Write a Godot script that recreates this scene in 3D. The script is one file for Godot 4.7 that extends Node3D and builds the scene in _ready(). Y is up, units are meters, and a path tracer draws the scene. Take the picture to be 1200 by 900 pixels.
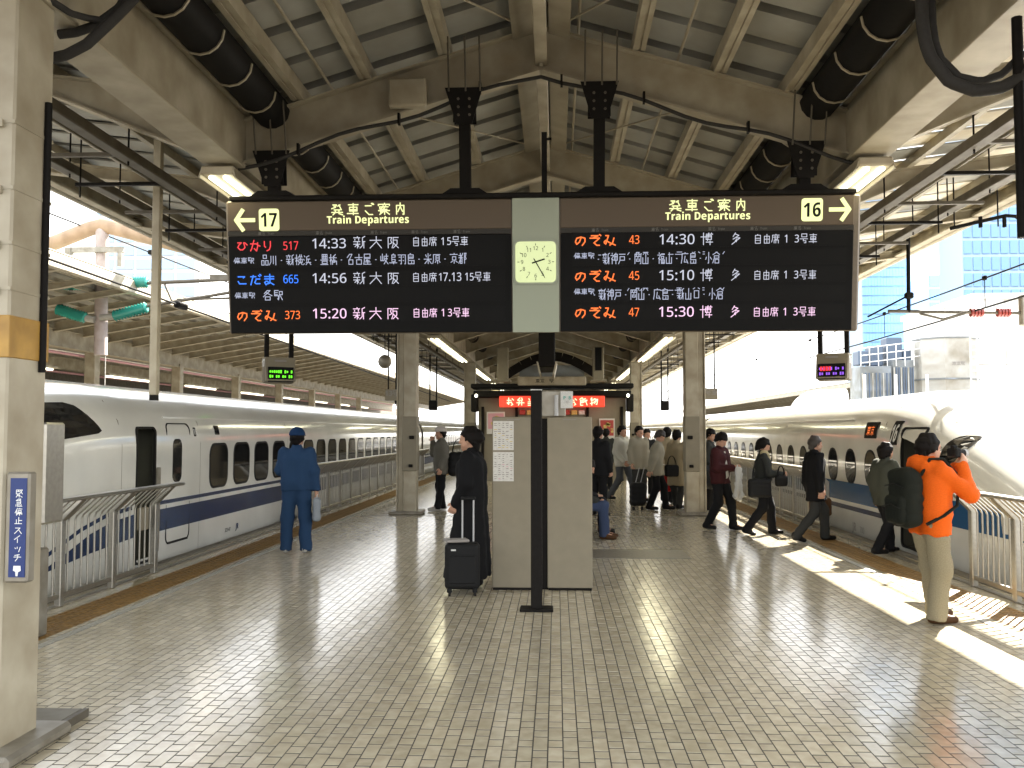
extends Node3D
# A railway platform between two bullet trains, built in metres: x across the platform, y up, -z along it.

class MB:
	var v := PackedVector3Array()
	var n := PackedVector3Array()
	var i := PackedInt32Array()
	func tri(a: Vector3, b: Vector3, c: Vector3) -> void:
		var k := v.size()
		var m := (b - a).cross(c - a).normalized()
		v.append(a); v.append(b); v.append(c)
		n.append(m); n.append(m); n.append(m)
		i.append(k); i.append(k + 2); i.append(k + 1)
	func quad(a: Vector3, b: Vector3, c: Vector3, d: Vector3) -> void:
		var k := v.size()
		var m := (c - a).cross(d - b).normalized()
		v.append(a); v.append(b); v.append(c); v.append(d)
		n.append(m); n.append(m); n.append(m); n.append(m)
		i.append(k); i.append(k + 2); i.append(k + 1)
		i.append(k); i.append(k + 3); i.append(k + 2)
	func box(c: Vector3, s: Vector3, b := Basis.IDENTITY) -> void:
		var p := []
		for q in 8:
			p.append(c + b * Vector3((0.5 if q & 1 else -0.5) * s.x, (0.5 if q & 2 else -0.5) * s.y, (0.5 if q & 4 else -0.5) * s.z))
		quad(p[4], p[5], p[7], p[6]); quad(p[1], p[0], p[2], p[3])
		quad(p[5], p[1], p[3], p[7]); quad(p[0], p[4], p[6], p[2])
		quad(p[6], p[7], p[3], p[2]); quad(p[0], p[1], p[5], p[4])
	func beam(a: Vector3, b: Vector3, w: float, h: float) -> void:   # a bar of section w x h from a to b
		var d := b - a
		var z := d.normalized()
		var up := Vector3.UP if absf(z.y) < 0.95 else Vector3.RIGHT
		var x := up.cross(z).normalized()
		box((a + b) * 0.5, Vector3(w, h, d.length()), Basis(x, z.cross(x), z))
	func cbox(c: Vector3, s: Vector3, ch: float, b := Basis.IDENTITY) -> void:   # box with chamfered edges
		var h := s * 0.5
		var ax := [Vector3.RIGHT, Vector3.UP, Vector3.BACK]
		var pt := func(sx: int, sy: int, sz: int, k: int) -> Vector3:
			var q := Vector3(sx * (h.x - (0.0 if k == 0 else ch)), sy * (h.y - (0.0 if k == 1 else ch)), sz * (h.z - (0.0 if k == 2 else ch)))
			return c + b * q
		for k in 3:
			var u := (k + 1) % 3
			var w := (k + 2) % 3
			for s0 in [-1, 1]:
				var q := []
				for t in [[-1, -1], [1, -1], [1, 1], [-1, 1]]:
					var sg := [0, 0, 0]
					sg[k] = s0; sg[u] = t[0]; sg[w] = t[1]
					q.append(pt.call(sg[0], sg[1], sg[2], k))
				if s0 > 0: quad(q[0], q[1], q[2], q[3])
				else: quad(q[3], q[2], q[1], q[0])
			for su in [-1, 1]:          # the edges along axis k
				for sw in [-1, 1]:
					var e := []
					for sk in [-1, 1]:
						var sg := [0, 0, 0]
						sg[k] = sk; sg[u] = su; sg[w] = sw
						e.append(pt.call(sg[0], sg[1], sg[2], u)); e.append(pt.call(sg[0], sg[1], sg[2], w))
					if su * sw > 0: quad(e[0], e[1], e[3], e[2])
					else: quad(e[2], e[3], e[1], e[0])
		for q in 8:
			var sg := [1 if q & 1 else -1, 1 if q & 2 else -1, 1 if q & 4 else -1]
			var a: Vector3 = pt.call(sg[0], sg[1], sg[2], 0)
			var d: Vector3 = pt.call(sg[0], sg[1], sg[2], 1)
			var e: Vector3 = pt.call(sg[0], sg[1], sg[2], 2)
			if sg[0] * sg[1] * sg[2] > 0: tri(a, d, e)
			else: tri(e, d, a)
	func prism(poly: PackedVector2Array, z0: float, z1: float, t := Transform3D.IDENTITY) -> void:   # extrudes an outline along z
		var p := poly
		if not Geometry2D.is_polygon_clockwise(p):
			p = p.duplicate(); p.reverse()
		var tr := Geometry2D.triangulate_polygon(p)
		for q in range(0, tr.size(), 3):
			var a := p[tr[q]]
			var b := p[tr[q + 1]]
			var c := p[tr[q + 2]]
			if (b - a).cross(c - a) < 0.0:
				var s := b; b = c; c = s
			tri(t * Vector3(a.x, a.y, z1), t * Vector3(b.x, b.y, z1), t * Vector3(c.x, c.y, z1))
			tri(t * Vector3(c.x, c.y, z0), t * Vector3(b.x, b.y, z0), t * Vector3(a.x, a.y, z0))
		for q in p.size():
			var a := p[q]
			var b := p[(q + 1) % p.size()]
			var area := signed_area(p)
			if area > 0: quad(t * Vector3(a.x, a.y, z0), t * Vector3(b.x, b.y, z0), t * Vector3(b.x, b.y, z1), t * Vector3(a.x, a.y, z1))
			else: quad(t * Vector3(a.x, a.y, z1), t * Vector3(b.x, b.y, z1), t * Vector3(b.x, b.y, z0), t * Vector3(a.x, a.y, z0))
	func signed_area(p: PackedVector2Array) -> float:
		var s := 0.0
		for q in p.size(): s += p[q].cross(p[(q + 1) % p.size()])
		return s
	func grid(rows: Array, closed := false) -> void:   # rows of points as one smooth surface, rows[r] a PackedVector3Array
		var k := v.size()
		var nr := rows.size()
		var nc: int = rows[0].size()
		for r in nr:
			for c in nc:
				var ca := (c - 1 + nc) % nc if closed else maxi(c - 1, 0)
				var cb := (c + 1) % nc if closed else mini(c + 1, nc - 1)
				var du: Vector3 = rows[r][cb] - rows[r][ca]
				var dv: Vector3 = rows[mini(r + 1, nr - 1)][c] - rows[maxi(r - 1, 0)][c]
				v.append(rows[r][c]); n.append(du.cross(dv).normalized())
		for r in nr - 1:
			for c in (nc if closed else nc - 1):
				var a := k + r * nc + c
				var b := k + r * nc + (c + 1) % nc
				i.append(a); i.append(b + nc); i.append(b)
				i.append(a); i.append(a + nc); i.append(b + nc)
	func tube(pts: Array, r, sides := 8) -> void:   # round bar or pipe through points; r one radius or one for each point
		var rows := []
		var up := Vector3.UP
		for q in pts.size():
			var d: Vector3 = (pts[mini(q + 1, pts.size() - 1)] - pts[maxi(q - 1, 0)]).normalized()
			var x := up.cross(d)
			if x.length() < 0.05: x = Vector3.RIGHT.cross(d)
			x = x.normalized()
			var y := d.cross(x)
			up = y
			var rr: float = r[q] if r is Array else r
			var row := PackedVector3Array()
			for s in sides: row.append(pts[q] + (x * cos(TAU * s / sides) + y * sin(TAU * s / sides)) * rr)
			rows.append(row)
		grid(rows, true)
		for e in [0, rows.size() - 1]:
			for s in sides:
				var a: Vector3 = rows[e][s]
				var b: Vector3 = rows[e][(s + 1) % sides]
				if e == 0: tri(pts[0], b, a)
				else: tri(pts[e], a, b)
	func rod(a: Vector3, b: Vector3, r: float, sides := 8) -> void:
		tube([a, b], r, sides)
	func ball(c: Vector3, r: Vector3, rings := 8, sides := 12, b := Basis.IDENTITY) -> void:
		var rows := []
		for q in rings + 1:
			var a := PI * q / rings
			var row := PackedVector3Array()
			for s in sides: row.append(c + b * (Vector3(sin(a) * cos(TAU * s / sides), -cos(a), -sin(a) * sin(TAU * s / sides)) * r))
			rows.append(row)
		var k := v.size()
		grid(rows, true)
		for q in range(k, v.size()): n[q] = (b * ((b.inverse() * (v[q] - c)) / (r * r))).normalized()
	func add(o: MB, t := Transform3D.IDENTITY) -> void:
		var k := v.size()
		for q in o.v.size():
			v.append(t * o.v[q]); n.append((t.basis * o.n[q]).normalized())
		for q in o.i: i.append(q + k)
	func mesh() -> ArrayMesh:
		var a := []
		a.resize(Mesh.ARRAY_MAX)
		a[Mesh.ARRAY_VERTEX] = v
		a[Mesh.ARRAY_NORMAL] = n
		a[Mesh.ARRAY_INDEX] = i
		var m := ArrayMesh.new()
		if v.size(): m.add_surface_from_arrays(Mesh.PRIMITIVE_TRIANGLES, a)
		return m

var M := {}
var taken := {}
var rng := RandomNumberGenerator.new()

func numbered(called: String) -> String:
	if not taken.has(called):
		taken[called] = 0
		return called
	taken[called] += 1
	return "%s_%03d" % [called, taken[called]]

func part(called: String, shape, m: Material, parent: Node3D, at := Vector3.ZERO) -> MeshInstance3D:
	var o := MeshInstance3D.new()
	o.name = called
	o.mesh = shape.mesh() if shape is MB else shape
	o.material_override = m
	o.position = at
	parent.add_child(o, true)
	return o

func thing(called: String, label: String, category: String, at := Vector3.ZERO, turn := 0.0, group := "") -> Node3D:
	var o := Node3D.new()
	o.name = numbered(called)
	add_child(o)
	o.position = at
	o.rotation.y = turn
	o.set_meta("label", label)
	o.set_meta("category", category)
	if group: o.set_meta("group", group)
	return o

func setting(called: String, shape, m: Material) -> MeshInstance3D:
	var o := part(called, shape, m, self)
	o.set_meta("kind", "structure")
	return o

func lin(r: float, g: float, b: float) -> Color:
	return Color(r, g, b).linear_to_srgb()

func noise_tex(freq: float, lo: float, hi: float, octaves := 4, sd := 1, size := 512, tint := Color(1, 1, 1)) -> NoiseTexture2D:
	var f := FastNoiseLite.new()
	f.seed = sd
	f.frequency = freq
	f.fractal_octaves = octaves
	var g := Gradient.new()
	g.set_color(0, Color(lo * tint.r, lo * tint.g, lo * tint.b)); g.set_color(1, Color(hi, hi, hi))
	var t := NoiseTexture2D.new()
	t.noise = f
	t.width = size; t.height = size
	t.seamless = true
	t.color_ramp = g
	return t

func mat(key: String, c: Color, rough := 0.8, metal := 0.0, tex: Texture2D = null, scale := 1.0, world := true) -> StandardMaterial3D:
	var m := StandardMaterial3D.new()
	m.resource_name = key
	m.albedo_color = c
	m.roughness = rough
	m.metallic = metal
	if tex:
		m.albedo_texture = tex
		m.uv1_triplanar = true
		m.uv1_world_triplanar = world
		m.uv1_scale = Vector3.ONE * scale
	M[key] = m
	return m

func glow(key: String, c: Color, e: float, base := Color(0.02, 0.02, 0.02)) -> StandardMaterial3D:
	var m := mat(key, base, 0.4)
	m.emission_enabled = true
	m.emission = c
	m.emission_energy_multiplier = e * 0.42
	return m

func make_materials() -> void:
	var grime := noise_tex(0.006, 0.8, 1.0, 5, 3, 512, Color(1.0, 0.97, 0.92))
	var fine := noise_tex(0.03, 0.9, 1.0, 4, 7)
	var weave := noise_tex(0.12, 0.78, 1.0, 3, 9, 256)
	var streak := noise_tex(0.004, 0.72, 1.0, 5, 12, 512, Color(1.0, 0.95, 0.86))
	mat("paint", lin(0.45, 0.405, 0.305), 0.5, 0, grime, 0.6)              # the cream paint of the steelwork
	M.paint_light = M.paint
	mat("deck", lin(0.37, 0.37, 0.335), 0.6, 0, grime, 0.35)
	var tl := mat("translucent", lin(0.75, 0.73, 0.66), 0.6, 0, grime, 0.4)
	tl.backlight_enabled = true
	tl.backlight = lin(0.5, 0.47, 0.4)
	mat("gutter", lin(0.018, 0.017, 0.016), 0.55, 0, fine, 1.0)
	mat("dark_steel", lin(0.015, 0.0135, 0.012), 0.5, 0.3, fine, 1.0)
	mat("rack", lin(0.12, 0.105, 0.08), 0.6, 0.2, grime, 1.0)
	mat("cable", lin(0.05, 0.047, 0.043), 0.6, 0, fine, 2.0)
	mat("conduit", lin(0.26, 0.24, 0.19), 0.5, 0, grime, 1.0)
	mat("joint", lin(0.036, 0.029, 0.021), 0.8, 0, fine, 1.5)
	for k in 4:
		var c: Array = [[0.52, 0.46, 0.325], [0.49, 0.435, 0.31], [0.55, 0.485, 0.35], [0.475, 0.42, 0.3]][k]
		var t := mat("tile%d" % k, lin(c[0], c[1], c[2]), 0.19, 0, noise_tex(0.012, 0.88, 1.0, 5, 20 + k, 512, Color(1, 0.98, 0.95)), 0.9 + 0.2 * k)
		t.metallic_specular = 0.95
		t.roughness_texture = noise_tex(0.02, 0.75, 1.0, 4, 40 + k, 256)
	mat("ochre", lin(0.36, 0.2, 0.05), 0.6, 0, noise_tex(0.02, 0.6, 1.0, 5, 33), 1.1)
	mat("white_line", lin(0.5, 0.48, 0.41), 0.5, 0, noise_tex(0.03, 0.7, 1.0, 5, 34), 1.5)
	mat("concrete", lin(0.22, 0.205, 0.17), 0.85, 0, grime, 0.8)
	mat("patch", lin(0.2, 0.175, 0.135), 0.4, 0, noise_tex(0.02, 0.75, 1.0, 4, 77), 1.5)
	mat("bounce_concrete", lin(0.5, 0.47, 0.4), 0.85, 0, grime, 0.5)  # concrete lightened so it bounces more sun up under the next canopy
	mat("ballast", lin(0.09, 0.075, 0.06), 0.95, 0, noise_tex(0.09, 0.4, 1.0, 4, 35), 1.0)
	mat("stainless", lin(0.42, 0.4, 0.35), 0.32, 0.85, fine, 1.5)
	mat("grey_box", lin(0.3, 0.28, 0.235), 0.45, 0.4, grime, 1.2)
	var ivory := mat("ivory", lin(0.76, 0.75, 0.69), 0.16, 0, noise_tex(0.004, 0.93, 1.0, 4, 36), 0.4)
	ivory.clearcoat_enabled = true
	ivory.clearcoat = 0.5
	ivory.clearcoat_roughness = 0.08
	mat("navy", lin(0.012, 0.028, 0.085), 0.2)
	mat("sky_blue", lin(0.02, 0.085, 0.2), 0.2)
	var gl := mat("train_glass", lin(0.012, 0.012, 0.013), 0.05)
	gl.metallic_specular = 0.7
	mat("rubber", lin(0.022, 0.021, 0.02), 0.7)
	mat("cab_inside", lin(0.1, 0.1, 0.075), 0.8)
	mat("under", lin(0.06, 0.055, 0.05), 0.7, 0.1, fine, 1.0)
	mat("sign_case", lin(0.145, 0.115, 0.08), 0.45, 0.15, fine, 1.0)
	mat("screen_black", lin(0.011, 0.011, 0.011), 0.3)
	mat("header", lin(0.12, 0.094, 0.07), 0.4)
	mat("strip", lin(0.05, 0.047, 0.042), 0.4)
	mat("faint_print", lin(0.14, 0.135, 0.12), 0.5)
	mat("clock_panel", lin(0.3, 0.33, 0.25), 0.45)
	glow("clock_face", lin(0.84, 0.93, 0.5), 0.2, Color(0.6, 0.65, 0.45))
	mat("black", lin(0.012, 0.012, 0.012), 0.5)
	glow("letter", lin(0.95, 1.0, 0.45), 0.36, Color(0.4, 0.42, 0.25))
	glow("led_red", lin(0.85, 0.03, 0.04), 0.40)
	glow("led_blue", lin(0.02, 0.2, 1.0), 0.44)
	glow("led_orange", lin(1.0, 0.17, 0.02), 0.44)
	glow("led_white", lin(0.6, 0.62, 0.72), 0.34)
	glow("led_pink", lin(0.95, 0.62, 0.85), 0.40)
	glow("led_dim", lin(0.5, 0.54, 0.7), 0.29)
	glow("led_green", lin(0.15, 1.0, 0.02), 0.5)
	glow("led_violet", lin(0.3, 0.1, 0.8), 0.4)
	glow("lamp_tube", lin(1.0, 0.97, 0.72), 2.2, Color(0.9, 0.9, 0.85))
	glow("kiosk_red", lin(0.85, 0.05, 0.02), 0.5)
	glow("kiosk_white", lin(1.0, 0.85, 0.5), 0.6)
	glow("tail_red", lin(1.0, 0.05, 0.03), 0.4)
	mat("board_panel", lin(0.22, 0.19, 0.13), 0.6, 0, noise_tex(0.02, 0.95, 1.0, 3, 61), 0.5)
	mat("paper", lin(0.62, 0.6, 0.55), 0.7, 0, fine, 2.0)
	mat("print_grey", lin(0.25, 0.23, 0.21), 0.8)
	mat("print_ochre", lin(0.5, 0.38, 0.12), 0.8)
	mat("print_red", lin(0.35, 0.05, 0.04), 0.7)
	mat("print_pink", lin(0.55, 0.3, 0.33), 0.7)
	mat("blue_sign", lin(0.008, 0.026, 0.13), 0.5)
	mat("white_print", lin(0.7, 0.7, 0.68), 0.6)
	mat("yellow_band", lin(0.47, 0.27, 0.05), 0.5, 0, grime, 1.2)
	mat("green_glaze", lin(0.03, 0.28, 0.22), 0.2)
	mat("red_glaze", lin(0.28, 0.04, 0.03), 0.3)
	mat("brown_pipe", lin(0.4, 0.28, 0.18), 0.6, 0, grime, 0.6)
	mat("pale_pipe", lin(0.45, 0.38, 0.36), 0.6, 0, grime, 0.6)
	mat("white_wall", lin(0.78, 0.77, 0.74), 0.7, 0, noise_tex(0.004, 0.92, 1.0, 4, 52), 0.1)
	mat("tank", lin(0.5, 0.5, 0.48), 0.5, 0, streak, 0.3)
	mat("plant_grey", lin(0.24, 0.27, 0.3), 0.6, 0, streak, 0.4)
	mat("plant_dark", lin(0.07, 0.1, 0.15), 0.5)
	mat("tower_blue", lin(0.26, 0.42, 0.6), 0.3, 0, noise_tex(0.01, 0.8, 1.0, 3, 54), 0.05)
	mat("tower_pane", lin(0.22, 0.4, 0.62), 0.35)
	mat("tower_frame", lin(0.4, 0.56, 0.74), 0.5)
	mat("roof_grey", lin(0.3, 0.3, 0.28), 0.7, 0, grime, 0.2)
	for k in ["screen_black", "black", "gutter", "dark_steel", "strip", "header", "cable", "rubber"]: M[k].metallic_specular = 0.15
	M.screen_black.roughness = 0.6
	M.dark_steel.metallic = 0.0
	# people
	for d in [["skin", 0.5, 0.29, 0.2, 0.5], ["hair", 0.009, 0.007, 0.006, 0.65], ["hair_grey", 0.07, 0.06, 0.055, 0.5], ["work_blue", 0.026, 0.06, 0.13, 0.9], ["cap_blue", 0.012, 0.04, 0.11, 0.8],
		["coat_black", 0.01, 0.01, 0.011, 0.85], ["jacket_black", 0.014, 0.014, 0.015, 0.8], ["trousers_black", 0.013, 0.013, 0.014, 0.85], ["trousers_grey", 0.045, 0.045, 0.042, 0.9], ["orange", 0.78, 0.125, 0.008, 0.7],
		["khaki", 0.3, 0.26, 0.17, 0.9], ["maroon", 0.055, 0.015, 0.016, 0.85], ["grey_wool", 0.16, 0.15, 0.125, 0.95], ["dark_grey", 0.04, 0.042, 0.038, 0.9], ["olive_grey", 0.065, 0.068, 0.052, 0.95],
		["off_white", 0.58, 0.56, 0.48, 0.85], ["beige", 0.4, 0.33, 0.21, 0.9], ["beige_grey", 0.36, 0.33, 0.25, 0.9], ["jeans", 0.05, 0.07, 0.13, 0.9], ["jeans_grey", 0.09, 0.095, 0.1, 0.9], ["shoe_black", 0.015, 0.014, 0.013, 0.4],
		["shoe_brown", 0.09, 0.045, 0.02, 0.6], ["shoe_white", 0.5, 0.48, 0.44, 0.6], ["scarf", 0.5, 0.42, 0.24, 0.9], ["bag_black", 0.016, 0.016, 0.016, 0.6], ["bag_green", 0.014, 0.016, 0.012, 0.85], ["bag_red", 0.55, 0.025, 0.02, 0.5],
		["plastic_white", 0.72, 0.72, 0.68, 0.4], ["plastic_grey", 0.3, 0.33, 0.36, 0.4], ["metal_bright", 0.55, 0.55, 0.55, 0.3], ["cap_white", 0.6, 0.55, 0.5, 0.8]]:
		var m := mat(d[0], lin(d[1], d[2], d[3]), d[4], 0, weave, 3.0, false)
		m.metallic_specular = 0.25
		if d[0] in ["skin"]:
			m.albedo_texture = fine
			m.subsurf_scatter_enabled = true
			m.subsurf_scatter_strength = 0.08

const FRAMES := 3.45          # metres between the roof frames
const FIRST := 4.8            # the frame at the near columns

# ---------------------------------------------------------------- the ground and the platform floor
func tile_into(b: MB, x: float, z: float, w: float, l: float, y: float, tilt: Vector2) -> void:
	var h := 0.004
	var c := 0.0008
	var p := []
	for q in [[-1, 1], [1, 1], [1, -1], [-1, -1]]:
		p.append(Vector3(x + q[0] * (w * 0.5 - c), y + tilt.x * q[0] * w + tilt.y * q[1] * l * 0.5, z + q[1] * (l * 0.5 - c)))
		p.append(Vector3(x + q[0] * w * 0.5, y - h, z + q[1] * l * 0.5))
	b.quad(p[0], p[2], p[4], p[6])
	for q in 4:
		var r := (q + 1) % 4
		b.quad(p[q * 2 + 1], p[r * 2 + 1], p[r * 2], p[q * 2])

func make_floor() -> void:
	var g := MB.new()
	g.box(Vector3(0, -1.5, -150), Vector3(600, 0.2, 700))
	setting("ground", g, M.ballast)
	var s := MB.new()
	s.box(Vector3(0, -0.6012, -50), Vector3(9.8, 1.2, 120))
	var slab := setting("platform_floor", s, M.joint)
	var far := MB.new()
	far.box(Vector3(0, -0.006, -80), Vector3(9.7, 0.012, 60 - 0.02 + 20))
	part("far_paving", far, M.tile0, slab).set_meta("kind", "stuff")
	# brick-shaped tiles in rows along the platform, a long and a short one in turn
	rng.seed = 11
	var pitch := 0.0805
	var long_t := 0.2165
	var short_t := 0.1055
	var period := long_t + short_t
	var rest := [MB.new(), MB.new(), MB.new(), MB.new()]
	var near := []
	var cols := int(9.7 / pitch)
	for c in cols:
		var x := -4.83 + (c + 0.5) * pitch
		var ax := absf(x)
		if (ax > 3.84 and ax < 3.96) or (ax > 4.0 and ax < 4.46): continue
		var z := -4.3 + (period * 0.5 if c % 2 else 0.0)
		var kk := 0
		while z > -40.0:
			var l := long_t if kk % 2 == 0 else short_t
			var zc := z - l * 0.5
			z -= l
			kk += 1
			var tl := Vector2(rng.randf_range(-0.004, 0.004), rng.randf_range(-0.003, 0.003))
			var y := rng.randf_range(-0.0002, 0.0002)
			var m := rng.randi() % 4
			# what the camera sees of the nearest rows
			if zc < -4.95 and zc > -6.1 and x > -2.55 and x < 2.75 and near.size() < 300 and x > -0.6 - (-zc - 4.95) * 3.0 and ax < 1.9:
				near.append([x, zc, l, m, y, tl])
			else:
				tile_into(rest[m], x, zc, pitch - 0.0055, l - 0.014, y, tl)
	for m in 4:
		var o := part("tile_field", rest[m], M["tile%d" % m], slab)
		o.set_meta("kind", "stuff")
	var shared := {}
	for t in near:
		var v := int(t[3]) + (4 if t[2] > 0.15 else 0)
		if not shared.has(v):
			var b := MB.new()
			tile_into(b, 0, 0, pitch - 0.0055, t[2] - 0.014, 0, Vector2(0.0015, -0.001))
			shared[v] = b.mesh()
		var o := part("tile", shared[v], M["tile%d" % t[3]], slab, Vector3(t[0], t[4], t[1]))
		o.rotation = Vector3(t[5].y, 0, t[5].x * 1.5)
	# ochre warning tiles, white line and steel edging on both sides
	var tb := MB.new()
	tb.cbox(Vector3.ZERO, Vector3(0.214, 0.02, 0.296), 0.004)
	for q in 9:
		tb.box(Vector3(-0.07 + 0.07 * (q % 3), 0.0115, -0.1 + 0.1 * int(q / 3.0)), Vector3(0.03, 0.004, 0.03))
	var tm := tb.mesh()
	var far_strip := MB.new()
	for sd in [-1, 1]:
		var ln := MB.new()
		ln.box(Vector3(sd * 3.9, -0.001, -52), Vector3(0.07, 0.012, 96))
		part("white_line", ln, M.white_line, slab)
		for k in 65:
			for c in 2:
				part("warning_tile", tm, M.ochre, slab, Vector3(sd * (4.12 + 0.22 * c), -0.009 + rng.randf_range(-0.0008, 0.0008), -4.6 - 0.302 * k))
		far_strip.box(Vector3(sd * 4.23, -0.004, -62), Vector3(0.44, 0.012, 76))
		var kb := MB.new()
		kb.cbox(Vector3(sd * 4.87, -0.06, -52), Vector3(0.14, 0.16, 96), 0.015)
		part("platform_edge", kb, M.concrete, slab)
		var dr := MB.new()
		dr.box(Vector3(sd * 4.66, 0.004, -52), Vector3(0.07, 0.016, 96))
		part("rail_channel", dr, M.grey_box, slab)
	part("far_warning_strip", far_strip, M.ochre, slab).set_meta("kind", "stuff")
	var pt := MB.new()
	pt.box(Vector3(1.25, 0.0, -12.75), Vector3(1.3, 0.008, 0.9))
	part("repair_patch", pt, M.patch, slab)
	for z in [18.25, 32.0]:
		var ej := MB.new()
		ej.box(Vector3(0, 0.0, -z), Vector3(7.7, 0.007, 0.05))
		part("expansion_joint", ej, M.patch, slab)
	# the neighbouring platforms, low behind the trains
	for sd in [-1, 1]:
		var nb := MB.new()
		nb.cbox(Vector3(sd * (18.2 if sd < 0 else 27.6), -0.6, -60), Vector3(9.8, 1.2, 160), 0.03)
		setting("neighbouring_platform", nb, M.bounce_concrete)

# ---------------------------------------------------------------- the canopy
func frame_poly(sd: int) -> PackedVector2Array:      # half of a gable frame, from the valley to the ridge
	return PackedVector2Array([Vector2(sd * 2.72, 4.14), Vector2(sd * 0.02, 4.95), Vector2(sd * 0.02, 5.33), Vector2(sd * 2.72, 4.52)])

func wing_poly(sd: int, straight := false) -> PackedVector2Array:
	if straight: return PackedVector2Array([Vector2(sd * 2.98, 4.5), Vector2(sd * 5.0, 4.84), Vector2(sd * 7.0, 5.16), Vector2(sd * 7.0, 5.28), Vector2(sd * 2.98, 4.78)])
	return PackedVector2Array([Vector2(sd * 2.98, 4.16), Vector2(sd * 4.6, 4.82), Vector2(sd * 7.0, 5.14), Vector2(sd * 7.0, 5.28), Vector2(sd * 2.98, 4.78)])

func roof_y(x: float) -> float:     # the underside of the deck
	x = absf(x)
	return 5.5 - x * 0.3 if x < 2.72 else 4.9 + (x - 2.98) * 0.1244

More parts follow.
